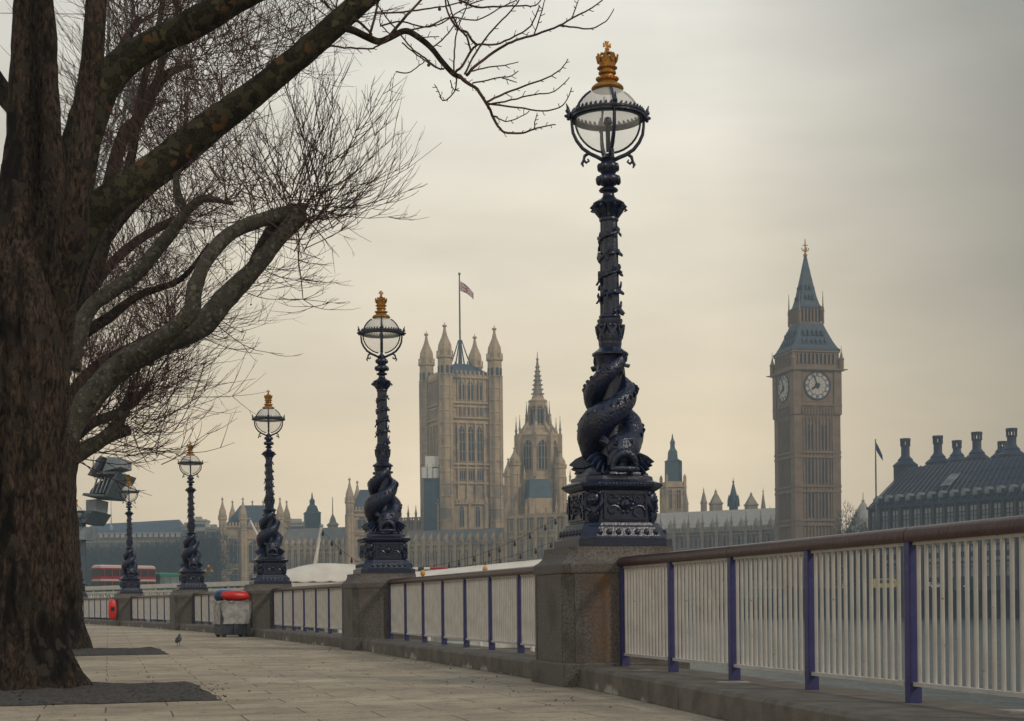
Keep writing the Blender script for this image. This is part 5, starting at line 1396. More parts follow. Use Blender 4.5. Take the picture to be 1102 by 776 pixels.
for k in range(6): x = -S4 + 2 * S4 * (k + .5) / 6; mb.b2(x - .42, x + .42, -S4 - .07, -S4 + .1, bz(347.5), bz(335))
w = mb.build("lantern_openings", M['black'], bt); copies(w, [((0, 0, 0), R(-90)), ((0, 0, 0), R(90)), ((0, 0, 0), R(180))])
mb = MB(); mb.rect(sq((17.2, 333.5), (17.2, 332), (14.8, 329.5), (11.5, 320), (8.6, 308), (5.8, 296), (3.4, 285), (1.6, 276.5), (1.5, 276)))
for k4 in range(4):
    for (py, hw, cnt) in ((322, 12.0, 3), (311, 9.2, 2)):
        Mx = Matrix.Rotation(R(90) * k4, 4, 'Z')
        for k in range(cnt): p_ = Mx @ Vector((bh(hw) * 1.3 * ((k + .5) / cnt - .5), -bh(hw) - .05, bz(py))); mb.box(p_, (.6, 1.0, .9), R(90) * k4); mb.lathe([(.45, .4), (.05, 1.2)], 4, p_, R(45))
mb.build("upper_roof", M['slate'], bt)
mb = MB(); mb.ball((0, 0, bz(274.8)), .62, 10, 7); mb.lathe([(.3, bz(276)), (.22, bz(262)), (.1, bz(257))], 6)
for a in (0, 90, 180, 270): mb.tube([(0, 0, bz(271)), (.9 * math.cos(R(a)), .9 * math.sin(R(a)), bz(269.5)), (1.1 * math.cos(R(a)), 1.1 * math.sin(R(a)), bz(267))], .14, 5); 
mb.tube([(-.8, 0, bz(264)), (.8, 0, bz(264))], .14, 5)
mb.build("finial", M['gold'], bt)

# ---------------------------------------------------------------- dark block with tall chimneys
A_, B_ = W(937, 600, 404), W(1150, 600, 352)
d = Vector((B_.x - A_.x, B_.y - A_.y, 0)); L = d.length
ph = thing("office_block", "dark navy office block with steep ribbed roof and a row of tall chimneys", "building", (A_.x, A_.y, 0), math.atan2(d.y, d.x))
ze = zat(937, 546, 404); zr = zat(962, 504, 409); D = 30
mb = MB(); mb.b2(0, L, 0, D, 2.6, ze); mb.b2(-.5, L + .5, -.9, D + .5, ze - .6, ze)
for z in (ze - 7.2, ze - 11.2, ze - 15.2): mb.b2(-.1, L, -.25, 0, z, z + .5)
mb.build("wall", M['navyroof'], ph)
nb = 17; bw = L / nb
mb = MB(); mb.b2(-.28, .28, -.55, 0, 2.6, ze - .6); mb.ball((0, -.5, ze - 6.3), .5, 8, 6)
pi_ = mb.build("pier", M['sandpier'], ph); copies(pi_, [((bw * k, 0, 0), 0) for k in range(1, nb + 1)])
rr_ = random.Random(4)
mb = MB(); mb.cur = 0; mb.b2(-1.1, 1.1, -.1, .05, 0, 4.9); mb.cur = 1
for q in (-1, 0, 1): mb.b2(q * 1.1 - .1, q * 1.1 + .1, -.25, .05, 0, 4.9)
for q in (0, 2.4, 3.4, 4.9): mb.b2(-1.2, 1.2, -.24, .05, q - .1, q + .1)
wi = mb.build("window", [M['palewin'], M['navyrib']], ph); pl = [((bw * (k + .5), -.03, z), 0) for z in (ze - 6.2, ze - 12.6, ze - 18.6) for k in range(nb)]
wi.location = pl[0][0]; copies(wi, pl[1:])
setb = 11.0
mb = MB(); mb.add([(0, 0, ze), (L, 0, ze), (L, D, ze), (0, D, ze), (2.6, setb, zr), (L - 6, setb, zr), (L - 6, D - setb, zr), (2.6, D - setb, zr)], [(0, 1, 5, 4), (1, 2, 6, 5), (2, 3, 7, 6), (3, 0, 4, 7), (4, 5, 6, 7), (3, 2, 1, 0)])
mb.build("roof", M['navyroof'], ph)
mb = MB()
for k in range(nb * 2 + 1):
    x = L * k / (nb * 2); x2 = 2.6 + (L - 8.6) * k / (nb * 2)
    mb.tube([(x, -.3, ze + .1), (x * .6 + x2 * .4, setb * .4 - .2, ze + (zr - ze) * .4 + .15), (x2, setb, zr + .2)], [.22, .17, .14], 5)
for t in (.2, .45, .7):
    mb.tube([(2.6 * t, setb * t, ze + (zr - ze) * t + .1), (L - 6 * t, setb * t, ze + (zr - ze) * t + .1)], .14, 4)
mb.build("roof_ribs", M['navyrib'], ph)
mb = MB(); mb.cur = 0; mb.extr([(-.75, 0), (.75, 0), (.75, 1.0), (.4, 1.55), (0, 1.75), (-.4, 1.55), (-.75, 1.0)], -.5, 1.5); mb.cur = 1
mb.b2(-.95, .95, -.45, 1.6, -.25, 0); mb.extr([(-1.0, .0), (-.8, .0), (-.8, 1.05), (-1.0, 1.05)], -.6, 1.2); mb.extr([(.8, .0), (1.0, .0), (1.0, 1.05), (.8, 1.05)], -.6, 1.2)
dm = mb.build("dormer", [M['palewin'], M['navyrib']], ph); pl = [((bw * (k + .5), .9, ze + 1.1), 0) for k in range(nb)]; dm.location = pl[0][0]; copies(dm, pl[1:])
mb = MB()
for k in range(6): mb.box((k * .55 - 1.4, 0, 0), (.3, .2, 5.0), 0, 1, Matrix.Rotation(R(-52), 4, 'X'))
sk = mb.build("skylight", M['palewin'], ph); sk.location = (L * .37, setb * .5 - .6, ze + (zr - ze) * .55)
def chim(px, ytop, Y, wpx, ybase, nm="chimney"):
    s = FPX / Y; top = zat(px, ytop, Y); c = W(px, 600, Y); lc = ph.matrix_world.inverted() if False else None
    v = Vector((c.x - A_.x, c.y - A_.y, 0)); rz = math.atan2(d.y, d.x); lx, ly = v.x * math.cos(rz) + v.y * math.sin(rz), -v.x * math.sin(rz) + v.y * math.cos(rz)
    r = wpx / s / 2; zb_ = zat(px, ybase, Y); mb = MB()
    mb.lathe([(r * 2.8, zb_ - 4.0), (r * 2.8, zb_ + .1), (r * 2.95, zb_ + .2), (r * 2.95, zb_ + .6), (r * 2.2, zb_ + 1.3), (r * 1.75, zb_ + 1.7), (r * 1.8, zb_ + 2.0), (r * 1.15, zb_ + 2.8), (r * 1.0, zb_ + 3.2), (r, top - 2.2), (r * 1.2, top - 2.1), (r * 1.2, top - 1.8)], 16, (lx, ly, 0))
    for k in range(10):
        a = 2 * math.pi * k / 10; mb.box((lx + r * 1.05 * math.cos(a), ly + r * 1.05 * math.sin(a), top - 1.25), (.28, .28, 1.2), a)
    mb.lathe([(r * 1.25, top - .7), (r * 1.25, top), (r * 1.05, top), (r * .9, top - .3)], 16, (lx, ly, 0))
    mb.build(nm, M['navyroof'], ph, smooth=40)
for a in ((975.5, 472, 416, 9, 503), (1010.5, 469, 408, 9, 500), (1031, 474, 424, 8.5, 498), (1052.5, 465, 400, 9.5, 496), (1080, 475, 414, 8.5, 494), (1090, 461, 392, 9.8, 492)): chim(*a)

# white pointed pavilion roof, flagpole
c = W(929.5, 600, 432); o = thing("pointed_kiosk", "small building with pale pointed roof between the clock tower and the dark block", "kiosk", (c.x, c.y, 0))
zz = lambda py: zat(929.5, py, 432)
mb = MB(); mb.lathe([(4.4, 2.6), (4.4, zz(573))], 12); mb.build("wall", M['stone_grey'], o)
mb = MB(); mb.lathe([(5.2, zz(573.5)), (3.2, zz(560)), (1.4, zz(546)), (.35, zz(540)), (.5, zz(539)), (.12, zz(537)), (.08, zz(530))], 12); mb.build("roof", M['leadlight'], o)
c = W(943.5, 600, 398); o = thing("flagpole", "slim flagpole with drooping dark flag at the left end of the dark block", "flagpole", (c.x, c.y, 0))
zz = lambda py: zat(943.5, py, 398)
mb = MB(); mb.lathe([(.22, 2.6), (.2, zz(500)), (.13, zz(474)), (.25, zz(473.5)), (.05, zz(472.5))], 8); mb.build("pole", M['steelgrey'], o)
mb = MB(); rr = []
for k in range(7): 
    t = k / 6; x = .15 + 1.65 * t; z0 = zz(476) - t * 3.4; h = 2.0 * (1 - .3 * t)
    rr.append([(x, -.05 + .2 * math.sin(4 * t), z0 - h), (x, .05 + .2 * math.sin(4 * t), z0 - h), (x, .05 - .2 * math.sin(4 * t), z0), (x, -.05 - .2 * math.sin(4 * t), z0)])
mb.rings(rr); mb.build("flag", M['flagblue'], o)
# ================================================================== THE BRIDGE AND WHAT CROSSES IT
BA, BB = W(20, 600, 205), W(835, 600, 430); BA.z = BB.z = 0
bd = (BB - BA).normalized(); brz = math.atan2(bd.y, bd.x)
S0 = BA - bd * 75; BL = (BB - S0).length + 4
br = thing("road_bridge", "long green painted arched road bridge crossing the river behind the lamps", "bridge", S0, brz)
DECK, PAR = 2.25, 3.22
mb = MB(); mb.b2(0, BL, 0, 24, 1.2, DECK); mb.b2(0, BL, .0, .5, .7, 1.2); mb.build("deck", M['road'], br)
mb = MB(); mb.b2(0, BL, -.25, .05, DECK - 1.0, DECK - .2); mb.b2(0, BL, -.1, .1, DECK - .2, PAR - .25); mb.b2(0, BL, -.2, .2, PAR - .22, PAR); mb.b2(0, BL, -.18, .0, DECK + .05, DECK + .2)
for k in range(int(BL // 1.5)): mb.b2(1.5 * k, 1.5 * k + .18, -.2, -.09, DECK - .2, PAR - .2)
pp = mb.build("parapet", M['bridgegreen'], br); copies(pp, [((0, 24, 0), 0)])
NA = 7; aw = BL / NA
mb = MB(); K = 16; rr = []
for k in range(K + 1):
    x = aw * k / K; z = -3.6 + 4.6 * math.sqrt(max(0, 1 - (2 * k / K - 1) ** 2)); rr.append([(x, .3, z), (x, 23.7, z), (x, 23.7, 1.25), (x, .3, 1.25)])
mb.rings(rr); ar = mb.build("arch", M['bridgegreen'], br); copies(ar, [((aw * k, 0, 0), 0) for k in range(1, NA)])
mb = MB(); mb.b2(-1.6, 1.6, -1.5, 25.5, -5.4, .9); mb.b2(-1.2, 1.2, -.8, 24.8, .9, DECK); mb.b2(-1.35, 1.35, -.9, 0, DECK, PAR + .1)
pi_ = mb.build("pier", M['stone_grey'], br); pi_.location = (aw, 0, 0); copies(pi_, [((aw * k, 0, 0), 0) for k in range(2, NA)])
def onbridge(px, yoff):
    """point on the bridge, yoff metres behind its near parapet, that the photo shows at column px"""
    n = Vector((-bd.y, bd.x, 0)); o = S0 + n * yoff; k = (px - PX0) / FPX
    t = (k * o.y - o.x) / (bd.x - k * bd.y); return o + bd * t + Vector((0, 0, DECK))
# triple lamps on the parapet
bl0 = None
for px, lab in ((225, "triple globe lamp on the bridge parapet right of the green coach"), (87, "triple globe lamp on the bridge parapet left of the red bus"), (325, "triple globe lamp on the bridge parapet beside the white canopy")):
    p = onbridge(px, .25); p.z = PAR
    if bl0 is None:
        bl0 = thing("bridge_lamp", lab, "street lamp", p, brz, "lamps along the bridge parapet")
        mb = MB(); mb.lathe([(.3, -.2), (.3, .3), (.14, .5), (.1, 2.1), (.16, 2.2), (.08, 2.6), (.06, 3.1)], 8)
        for s_ in (-1, 1): mb.tube([(0, 0, 2.1), (s_ * .5, 0, 2.0), (s_ * .68, 0, 2.35)], .05, 6)
        mb.build("standard", M['bridgegreen'], bl0)
        mb = MB(); mb.lathe([(.1, 0), (.23, .1), (.27, .35), (.2, .5), (.06, .62), (.02, .75)], 10)
        g_ = mb.build("lantern", M['gold'], bl0); g_.location = (0, 0, 3.05); copies(g_, [((-.68, 0, 2.35), 0), ((.68, 0, 2.35), 0)])
    else: dup(bl0, p, None, lab)

def road_vehicle(name, label, cat, loc, rz, L, Wd, H, base, bands, wheels, mats, group=None, nose=0.12, sill=.35):
    """bus-like body from stacked bands: (z0, z1, material key); rounded ends and shoulders"""
    o = thing(name, label, cat, loc, rz, group); n = 0
    def outline(ins): 
        a, b = L / 2 - ins, Wd / 2 - ins; r = .35
        return [(a - r, -b), (a, -b + r), (a, b - r), (a - r, b), (-a + r, b), (-a, b - r), (-a, -b + r), (-a + r, -b)]
    for z0, z1, k, nm, ins in bands:
        mb = MB(); mb.prism(outline(ins), z0, z1)
        if nm == "roof": 
            mb = MB(); mb.rings([[(x, y, z0) for x, y in outline(ins)], [(x, y, z0 + (z1 - z0) * .6) for x, y in outline(ins + .04)], [(x, y, z1) for x, y in outline(ins + .3)]])
        mb.build(nm, M[k], o)
        if nm == "windows":
            mb = MB(); c_ = int(L // 1.5)
            for q in range(c_ + 1):
                x = -L / 2 + .5 + (L - 1.0) * q / c_
                for s_ in (-1, 1): mb.b2(x - .06, x + .06, s_ * (Wd / 2 - ins) - .03, s_ * (Wd / 2 - ins) + .03, z0, z1)
            mb.build("window_pillars", M[mats], o)
    mb = MB(); mb.tube([(0, -.14, .5), (0, .14, .5)], .5, 16); mb.tube([(0, -.16, .5), (0, -.13, .5)], .26, 12)
    wh = mb.build("wheel", M['tyre'], o); ps = [(x, s_ * (Wd / 2 - .12), 0) for x in wheels for s_ in (-1, 1)]
    wh.location = ps[0]; copies(wh, [(p, 0) for p in ps[1:]])
    for s_ in (-.75, .75):
        mb = MB(); mb.box((-L / 2 - .01, s_, sill + .45), (.08, .35, .22)); mb.build("headlight", M['white'], o)
    return o
p = onbridge(134, 5.5)
road_vehicle("double_decker_bus", "red double decker bus with cream bands driving over the green bridge", "bus", p, brz, 11.0, 2.5, 4.5, .3,
             [(.3, 1.15, 'busred', "body", 0), (1.15, 2.15, 'carglass', "windows", .02), (2.15, 2.45, 'buscream', "cream_band", 0), (2.45, 2.85, 'busred', "upper_body", 0), (2.85, 3.85, 'carglass', "windows", .02), (3.85, 4.05, 'busred', "upper_rail", 0), (4.05, 4.5, 'buscream', "roof", .0)], (-3.4, 2.6), 'red')
p = onbridge(188, 5.5)
road_vehicle("coach", "green and cream single deck coach just right of the red bus on the bridge", "coach", p, brz, 8.0, 2.5, 3.5, .3,
             [(.3, 1.75, 'green', "body", 0), (1.75, 2.85, 'palewin', "windows", .02), (2.85, 3.05, 'green', "upper_rail", 0), (3.05, 3.5, 'green', "roof", 0)], (-2.5, 2.1), 'green')

# walkers on the bridge
def person(label, loc, rz, h=1.74, stride=.22, seed=0):
    V = {'pel': (0, 0, .52), 'chest': (0, 0, .74), 'neck': (0, 0, .845), 'head': (0.006, 0, .915), 'top': (0.004, 0, .965)}
    E = [('pel', 'chest'), ('chest', 'neck'), ('neck', 'head'), ('head', 'top')]
    Rr = {'pel': (.088, .07), 'chest': (.105, .07), 'neck': (.034, .034), 'head': (.052, .044), 'top': (.036, .03)}
    for s_, n in ((1, 'l'), (-1, 'r')):
        V.update({'hip' + n: (0, s_ * .05, .49), 'knee' + n: (s_ * stride * .35 + .02, s_ * .055, .28), 'ank' + n: (s_ * stride * .6, s_ * .055, .045), 'toe' + n: (s_ * stride * .6 + .085, s_ * .06, .018),
                  'sh' + n: (0, s_ * .105, .795), 'elb' + n: (-s_ * stride * .25 - .02, s_ * .135, .63), 'wri' + n: (-s_ * stride * .45 + .03, s_ * .13, .49), 'han' + n: (-s_ * stride * .45 + .045, s_ * .128, .44)})
        E += [('pel', 'hip' + n), ('hip' + n, 'knee' + n), ('knee' + n, 'ank' + n), ('ank' + n, 'toe' + n), ('chest', 'sh' + n), ('sh' + n, 'elb' + n), ('elb' + n, 'wri' + n), ('wri' + n, 'han' + n)]
        Rr.update({'hip' + n: (.055, .055), 'knee' + n: (.038, .038), 'ank' + n: (.026, .026), 'toe' + n: (.022, .018), 'sh' + n: (.042, .04), 'elb' + n: (.03, .03), 'wri' + n: (.021, .021), 'han' + n: (.02, .014)})
    ks = list(V); me = bpy.data.meshes.new("person"); me.from_pydata([Vector(V[k]) * h for k in ks], [(ks.index(a), ks.index(b)) for a, b in E], [])
    o = bpy.data.objects.new("person", me); C.objects.link(o); me.materials.append(M['cloth'])
    m = o.modifiers.new("skin", 'SKIN'); o.modifiers.new("sub", 'SUBSURF').levels = 1; o.modifiers["sub"].render_levels = 1
    for k, sv in zip(ks, me.skin_vertices[0].data): sv.radius = (Rr[k][0] * h, Rr[k][1] * h)
    me.skin_vertices[0].data[0].use_root = True
    o.location = loc; o.rotation_euler = (0, 0, rz)
    return tag(o, label, "person", "people walking over the bridge")
for px, lab, q in ((94, "person in dark clothes walking on the bridge left of the red bus", 0), (191, "person in dark clothes on the bridge in front of the green coach", math.pi), (243, "walker on the bridge furthest from the third largest lamp, below the southern pavilion", 0), (256, "middle walker of the three on the bridge below the southern pavilion", 0), (264, "walker on the bridge nearest to the third largest lamp, behind another walker", math.pi)):
    person(lab, onbridge(px, 1.3), brz + q)

# ================================================================== RIVER PIER, COVERED BOATS, MASTS
def world_bar(mb, a, b, r, n=6): mb.tube([a, b], r, n)
GA, GB = Vector((-31.5, 104, 0)), Vector((-12.2, 80, 0)); gd = (GB - GA).normalized(); gl = (GB - GA).length
gw = thing("pier_gangway", "white steel truss gangway above the water behind the far railings", "gangway", GA, math.atan2(gd.y, gd.x))
def gz(py, px=190, Y=95): return W(px, py, Y).z
zt_, zb_ = gz(629.5), gz(645.5)
mb = MB()
for y in (0, 2.0): mb.b2(0, gl, y - .10, y + .10, zt_ - .20, zt_)
mb.build("handrail", M['white'], gw)
mb = MB(); n = int(gl / .95); zm = gz(636.5)
for y in (0, 2.0):
    mb.b2(0, gl, y - .05, y + .05, zm - .06, zm + .03); mb.b2(0, gl, y - .09, y + .09, zb_ - .22, zb_)
    for k in range(n):
        xa, xb = gl * k / n, gl * (k + 1) / n; mid = (xa + xb) / 2
        mb.tube([(xa, y, zb_ - .1), (mid, y, zm)], .045, 5); mb.tube([(mid, y, zm), (xb, y, zb_ - .1)], .045, 5)
        if k % 3 == 0: mb.tube([(xa, y, zb_), (xa, y, zt_)], .04, 5)
mb.build("truss", M['white'], gw)
mb = MB(); mb.b2(0, gl, .12, 1.88, zb_ - .30, zb_ - .18); mb.b2(0, gl, .3, .4, zm + .1, zt_ - .25); mb.build("walkway", M['steelgrey'], gw)
mb = MB(); mb.lathe([(.35, -6), (.35, zb_ - .3)], 12)
pl_ = mb.build("pile", M['steelgrey'], gw); pl_.location = (2, 1, 0); copies(pl_, [((gl / 2, 1, 0), 0), ((gl - 2, 1, 0), 0)])

def covered_boat(label, pxa, pxb, Y, yaw, top, depth, eave_py, mpx):
    """moored pontoon boat under a stretched white canvas; top: photo ys of the ridge at equal steps from left to right"""
    a, b = W(pxa, 600, Y), W(pxb, 600, Y); c = (a + b) / 2; L = b.x - a.x
    o = thing("covered_boat", label, "boat", (a.x, Y, 0), 0)
    ze = W(mpx, eave_py, Y).z; n = 28; m = 12; sp = smooth_path([(i, q, 1) for i, q in enumerate(top)], 8); V = []; NB_ = n + 1
    zr = []
    for i in range(n + 1):
        t = i / n * (len(sp) - 1); k = min(int(t), len(sp) - 2); q = sp[k][1] + (sp[k + 1][1] - sp[k][1]) * (t - k); zr.append(W(pxa + (pxb - pxa) * i / n, q, Y + depth * .35).z)
    for lay in (0, 1):
        for i in range(n + 1):
            for j in range(m + 1):
                u, v = i / n, j / m; s_ = 1 - abs(2 * v - 1) ** 1.7; scal = .05 * abs(math.sin(u * math.pi * 7))
                V.append((u * L, v * depth, ze + (zr[i] - ze) * s_ - scal * (1 - s_) - .05 * lay + .012 * noise.noise(Vector((u * 20, v * 8, 0)))))
    F = []; N1 = (n + 1) * (m + 1)
    for i in range(n):
        for j in range(m):
            k = i * (m + 1) + j; F += [(k, k + m + 1, k + m + 2, k + 1), (N1 + k + 1, N1 + k + m + 2, N1 + k + m + 1, N1 + k)]
    for i in range(n): F += [(i * (m + 1), N1 + i * (m + 1), N1 + (i + 1) * (m + 1), (i + 1) * (m + 1)), ((i + 1) * (m + 1) + m, N1 + (i + 1) * (m + 1) + m, N1 + i * (m + 1) + m, i * (m + 1) + m)]
    mb = MB(); mb.add(V, F); mb.build("canopy", M['canvas'], o, smooth='all', fix=False)
    mb = MB(); mb.b2(.1, L - .1, -.02, .12, ze - .32, ze - .10); mb.b2(.1, L - .1, depth - .12, depth + .02, ze - .32, ze - .10); mb.b2(.1, L - .1, .4, depth - .4, ze - .5, ze - .34); mb.build("eaves_beam", M['white'], o)
    mb = MB(); mb.lathe([(.09, -3.4), (.09, ze - .3)], 8); ps = mb.build("post", M['white'], o)
    pl = [((L * (k + .5) / 5, y, 0), 0) for k in range(5) for y in (.25, depth - .25)]; ps.location = pl[0][0]; copies(ps, pl[1:])
    mb = MB(); mb.b2(.6, L - .6, .9, depth - .9, -3.2, -1.0); mb.b2(.4, L - .4, .7, depth - .7, -1.0, -.8); mb.build("cabin", M['white'], o)
    mb = MB(); k_ = int(L // 1.6)
    for k in range(k_): x = .9 + (L - 1.8) * k / k_; mb.b2(x, x + 1.1, .84, .92, -2.3, -1.3)
    mb.build("cabin_windows", M['carglass'], o)
    mb = MB(); mb.rings([[(-.6, -.2, z), (L + .6, -.2, z), (L + 2.0, depth / 2, z), (L + .6, depth + .2, z), (-.6, depth + .2, z), (-1.2, depth / 2, z)] for z in (-5.0, -3.2)]); mb.build("hull", M['darkblue'], o)
    return o, ze
covered_boat("covered river boat with humped white canvas roof between the second and third largest lamps", 300, 428, 66, 0, (613, 608.5, 606, 606, 607, 609, 611, 614), 4.2, 624.5, 345)
covered_boat("covered river boat with long white canvas roof rising behind the largest lamp's pillar", 432, 712, 60, 0, (615.5, 613, 610, 607, 604, 601, 599, 598.5, 599, 602), 4.6, 620.5, 500)
def mast(label, a, b, Y, r0, r1):
    p, q = W(a[0], a[1], Y), W(b[0], b[1], Y); d_ = (q - p).normalized(); foot = p + d_ * ((-4.4 - p.z) / d_.z)
    o = thing("mast", label, "mast", foot); mb = MB(); L = (q - foot)
    mb.tube([(0, 0, 0), L * .5, L * .9, L], [r0, r0 * .9, r1 * 1.2, r1], 10); mb.build("pole", M['white'], o, smooth=50)
    mb = MB(); mb.tube([L * .78, L * .80], r0 * 1.25, 10); mb.ball(L, r1 * 1.6, 8, 6); mb.build("collar", M['steelpale'], o); return q
mast("slanted white mast standing clear left of the second largest lamp", (339, 607), (346, 566), 70, .135, .06)
mast("short white mast tip poking out left of the third largest lamp", (292, 606), (268.5, 559), 72, .12, .05)
top3 = mast("white mast hidden behind the largest lamp that carries the string of bulbs", (652, 596), (650, 522), 62, .10, .05)
def string_lights(label, pa, pb, sag, nb_):
    o = thing("string_lights", label, "string lights", pa); mb = MB(); pts = []
    for k in range(41):
        t = k / 40; q = (pb - pa) * t; q.z -= sag * 4 * t * (1 - t); pts.append(q)
    mb.tube(pts, .011, 4); mb.build("cable", M['black'], o)
    mb = MB(); mb.lathe([(.02, 0), (.035, -.05), (.05, -.10), (.06, -.16), (.045, -.21), (.01, -.24)], 8); b_ = mb.build("bulb", M['black'], o)
    pl = [(pts[int(1 + k * 38 / (nb_ - 1))], 0) for k in range(nb_)]; b_.location = pl[0][0]; copies(b_, pl[1:])
string_lights("string of dark bulbs sagging from behind the largest lamp down to the white canopy", W(648, 524, 62), W(430, 612, 64), .75, 15)
string_lights("string of dark bulbs hanging between the slanted white mast and the second largest lamp", W(345.5, 569, 70), W(425, 613, 66), .55, 8)
string_lights("faint string of bulbs low over the white canopy beside the largest lamp", W(648, 556, 63), W(432, 610, 65), .7, 13)
for (px, py), lab in (((455, 617), "small orange float on the left end of the rising white canopy"), ((522, 612.5), "small orange float halfway along the rising white canopy")):
    o = thing("float", lab, "float", W(px, py, 59.9)); mb = MB(); mb.ball((0, 0, 0), .10, 12, 9, (1, 1, 1.15)); mb.build("ball", M['orange'], o, smooth='all')
    mb = MB(); mb.tube([(0, 0, .1), (.01, .05, .22), (.02, .2, .3)], .014, 5); mb.build("cord", M['black'], o)
o = thing("barrier_pole", "red and white striped pole lying along the canopy edge right of the second largest lamp", "pole", W(437, 612, 62))
e_ = W(482, 611.5, 62) - W(437, 612, 62)
for k, m_ in enumerate(('red', 'flagwhite', 'darkblue', 'flagwhite', 'red', 'red', 'red')):
    mb = MB(); mb.tube([e_ * (k / 7), e_ * ((k + 1) / 7)], .045, 8); mb.build("stripe", M[m_], o)

# ================================================================== BIG WHEEL AND ITS BOARDING PLATFORM
WC = Vector((-63.5, 114, 44.0)); WR = 36.0
wh = thing("observation_wheel", "pale steel observation wheel whose rim shows between the upper tree limbs", "observation wheel", (WC.x, WC.y, 0))
mb = MB(); K = 96
def rp(a, r, y): return Vector((r * math.cos(a), y, WC.z + r * math.sin(a)))
for r, y in ((WR, -.9), (WR, .9), (WR - 1.5, 0)): mb.tube([rp(2 * math.pi * k / K, r, y) for k in range(K + 1)], .12, 6, False)
for k in range(K):
    a, b = 2 * math.pi * k / K, 2 * math.pi * (k + .5) / K
    for y in (-.9, .9): mb.tube([rp(a, WR, y), rp(b, WR - 1.5, 0), rp(2 * math.pi * (k + 1) / K, WR, y)], .06, 4)
    mb.tube([rp(a, WR, -.9), rp(a, WR, .9)], .05, 4)
mb.build("rim", M['steelpale'], wh)
mb = MB(); mb.tube([(0, -2.5, WC.z), (0, 2.5, WC.z)], 1.2, 16); mb.build("hub", M['steelpale'], wh)
mb = MB()
for k in range(32): mb.tube([rp(2 * math.pi * k / 32, 1.2, (-2, 2)[k % 2]), rp(2 * math.pi * k / 32, WR - 1.5, 0)], .03, 4)
mb.build("spokes", M['steelpale'], wh)
mb = MB(); mb.tube([(0, 0, 0), (2, 0, WC.z * .5), (12, -4, WC.z)], [.9, 1.0, .5], 12) if False else mb.tube([(-16, 8, 0), (-8, 5, WC.z * .5), (0, 2.6, WC.z)], [.8, 1.0, .5], 12)
lg = mb.build("leg", M['white'], wh)
mb = MB(); mb.tube([(-16, -8, 0), (-8, -5, WC.z * .5), (0, -2.6, WC.z)], [.8, 1.0, .5], 12); mb.build("leg", M['white'], wh)
mb = MB(); mb.ball((0, 0, 0), 1.0, 14, 9, (1.0, 1.7, 1.0)); mb.tube([(1.03 * math.cos(R(15 * k)), -.5, 1.03 * math.sin(R(15 * k))) for k in range(25)], .07, 5); mb.tube([(1.03 * math.cos(R(15 * k)), .5, 1.03 * math.sin(R(15 * k))) for k in range(25)], .07, 5)
cp = mb.build("capsule", M['steelpale'], wh, smooth=50); pl = [(rp(2 * math.pi * (k + .35) / 24, WR + 1.2, 0), 0) for k in range(24)]; cp.location = pl[0][0]; copies(cp, pl[1:])
bp = thing("boarding_platform", "stacked grey sloping glass canopies of a pier platform beside the second tree trunk", "platform", (W(90, 600, 104).x, 104, 0))
ox = bp.location.x
def pz(pts): return [(W(a, b, 104).x - ox, W(a, b, 104).z) for a, b in pts]
def deck(pts, y0, y1, name, m_):
    mb = MB(); mb.extr(pz(pts), y0, y1); return mb.build(name, m_, bp)
deck([(88, 533), (112, 534.5), (114, 532), (90, 530.5)], 0, 5, "sloping_canopy", M['steelgrey'])
deck([(112, 534), (114.5, 534), (127.5, 508), (125, 508)], 0, 5, "canopy_frame", M['steelgrey'])
deck([(96, 526), (104, 518), (116, 513), (122, 514), (113, 530), (94, 530)], .5, 5, "canopy_glass", M['blueroof'])
deck([(104, 507.5), (126, 507.5), (124.5, 510), (104, 510)], 0, 5, "upper_edge", M['steelgrey'])
deck([(97, 512), (110, 491), (107, 490), (93, 511)], .2, 5, "strut", M['steelgrey'])
deck([(106, 506), (126, 501), (126, 491), (112, 490)], 1.0, 4, "upper_glazing", M['steelpale'])
deck([(88, 552), (99, 549), (100, 536), (88, 537)], 1.0, 4, "middle_glazing", M['steelpale'])
deck([(80, 562), (91, 562.5), (99.5, 549.5), (80, 549.5)], 0, 5, "lower_canopy", M['steelgrey'])
deck([(80, 557), (93, 557), (96, 552), (80, 552)], -.1, .0, "lower_canopy_glass", M['blueroof'])
deck([(80, 566), (88, 566), (86, 580), (80, 580)], 1.0, 4, "base_glazing", M['steelpale'])
for k in range(5): deck([(97 + 4 * k, 530), (98 + 4 * k, 530), (104 + 4.2 * k, 513), (103 + 4.2 * k, 513)], .3, .5, "glazing_bar", M['steelpale'])
mb = MB(); mb.lathe([(.25, -6), (.25, W(80, 549, 104).z)], 10); q_ = mb.build("column", M['steelgrey'], bp); q_.location = (pz([(80, 600)])[0][0], 2, 0); copies(q_, [((pz([(74, 600)])[0][0], 2, 0), 0)])

# ================================================================== FAR LEFT: BUILDINGS AND WOOD
c = W(142, 600, 712); o = thing("long_roof_hall", "large grey hall with long hipped roof beyond the trees at the far left", "building", (c.x, c.y, 0), R(3))
zz = lambda py: zat(142, py, 712); s = FPX / 712
mb = MB(); mb.b2(-58 / s, 58 / s, 0, 26, 3, zz(577)); mb.b2(-59 / s, 59 / s, -.6, 0, zz(584), zz(582)); mb.build("wall", M['stone_grey'], o)
mb = MB(); x0, x1 = -59 / s, 59 / s; mb.add([(x0, -1, zz(577)), (x1, -1, zz(578)), (x1, 27, zz(578)), (x0, 27, zz(577)), (x0 + 12 / s, 12, zz(562.5)), (x1 - 13 / s, 12, zz(558)), (x1 - 13 / s, 14, zz(558)), (x0 + 12 / s, 14, zz(562.5))], [(0, 1, 5, 4), (1, 2, 6, 5), (2, 3, 7, 6), (3, 0, 4, 7), (4, 5, 6, 7), (3, 2, 1, 0)])
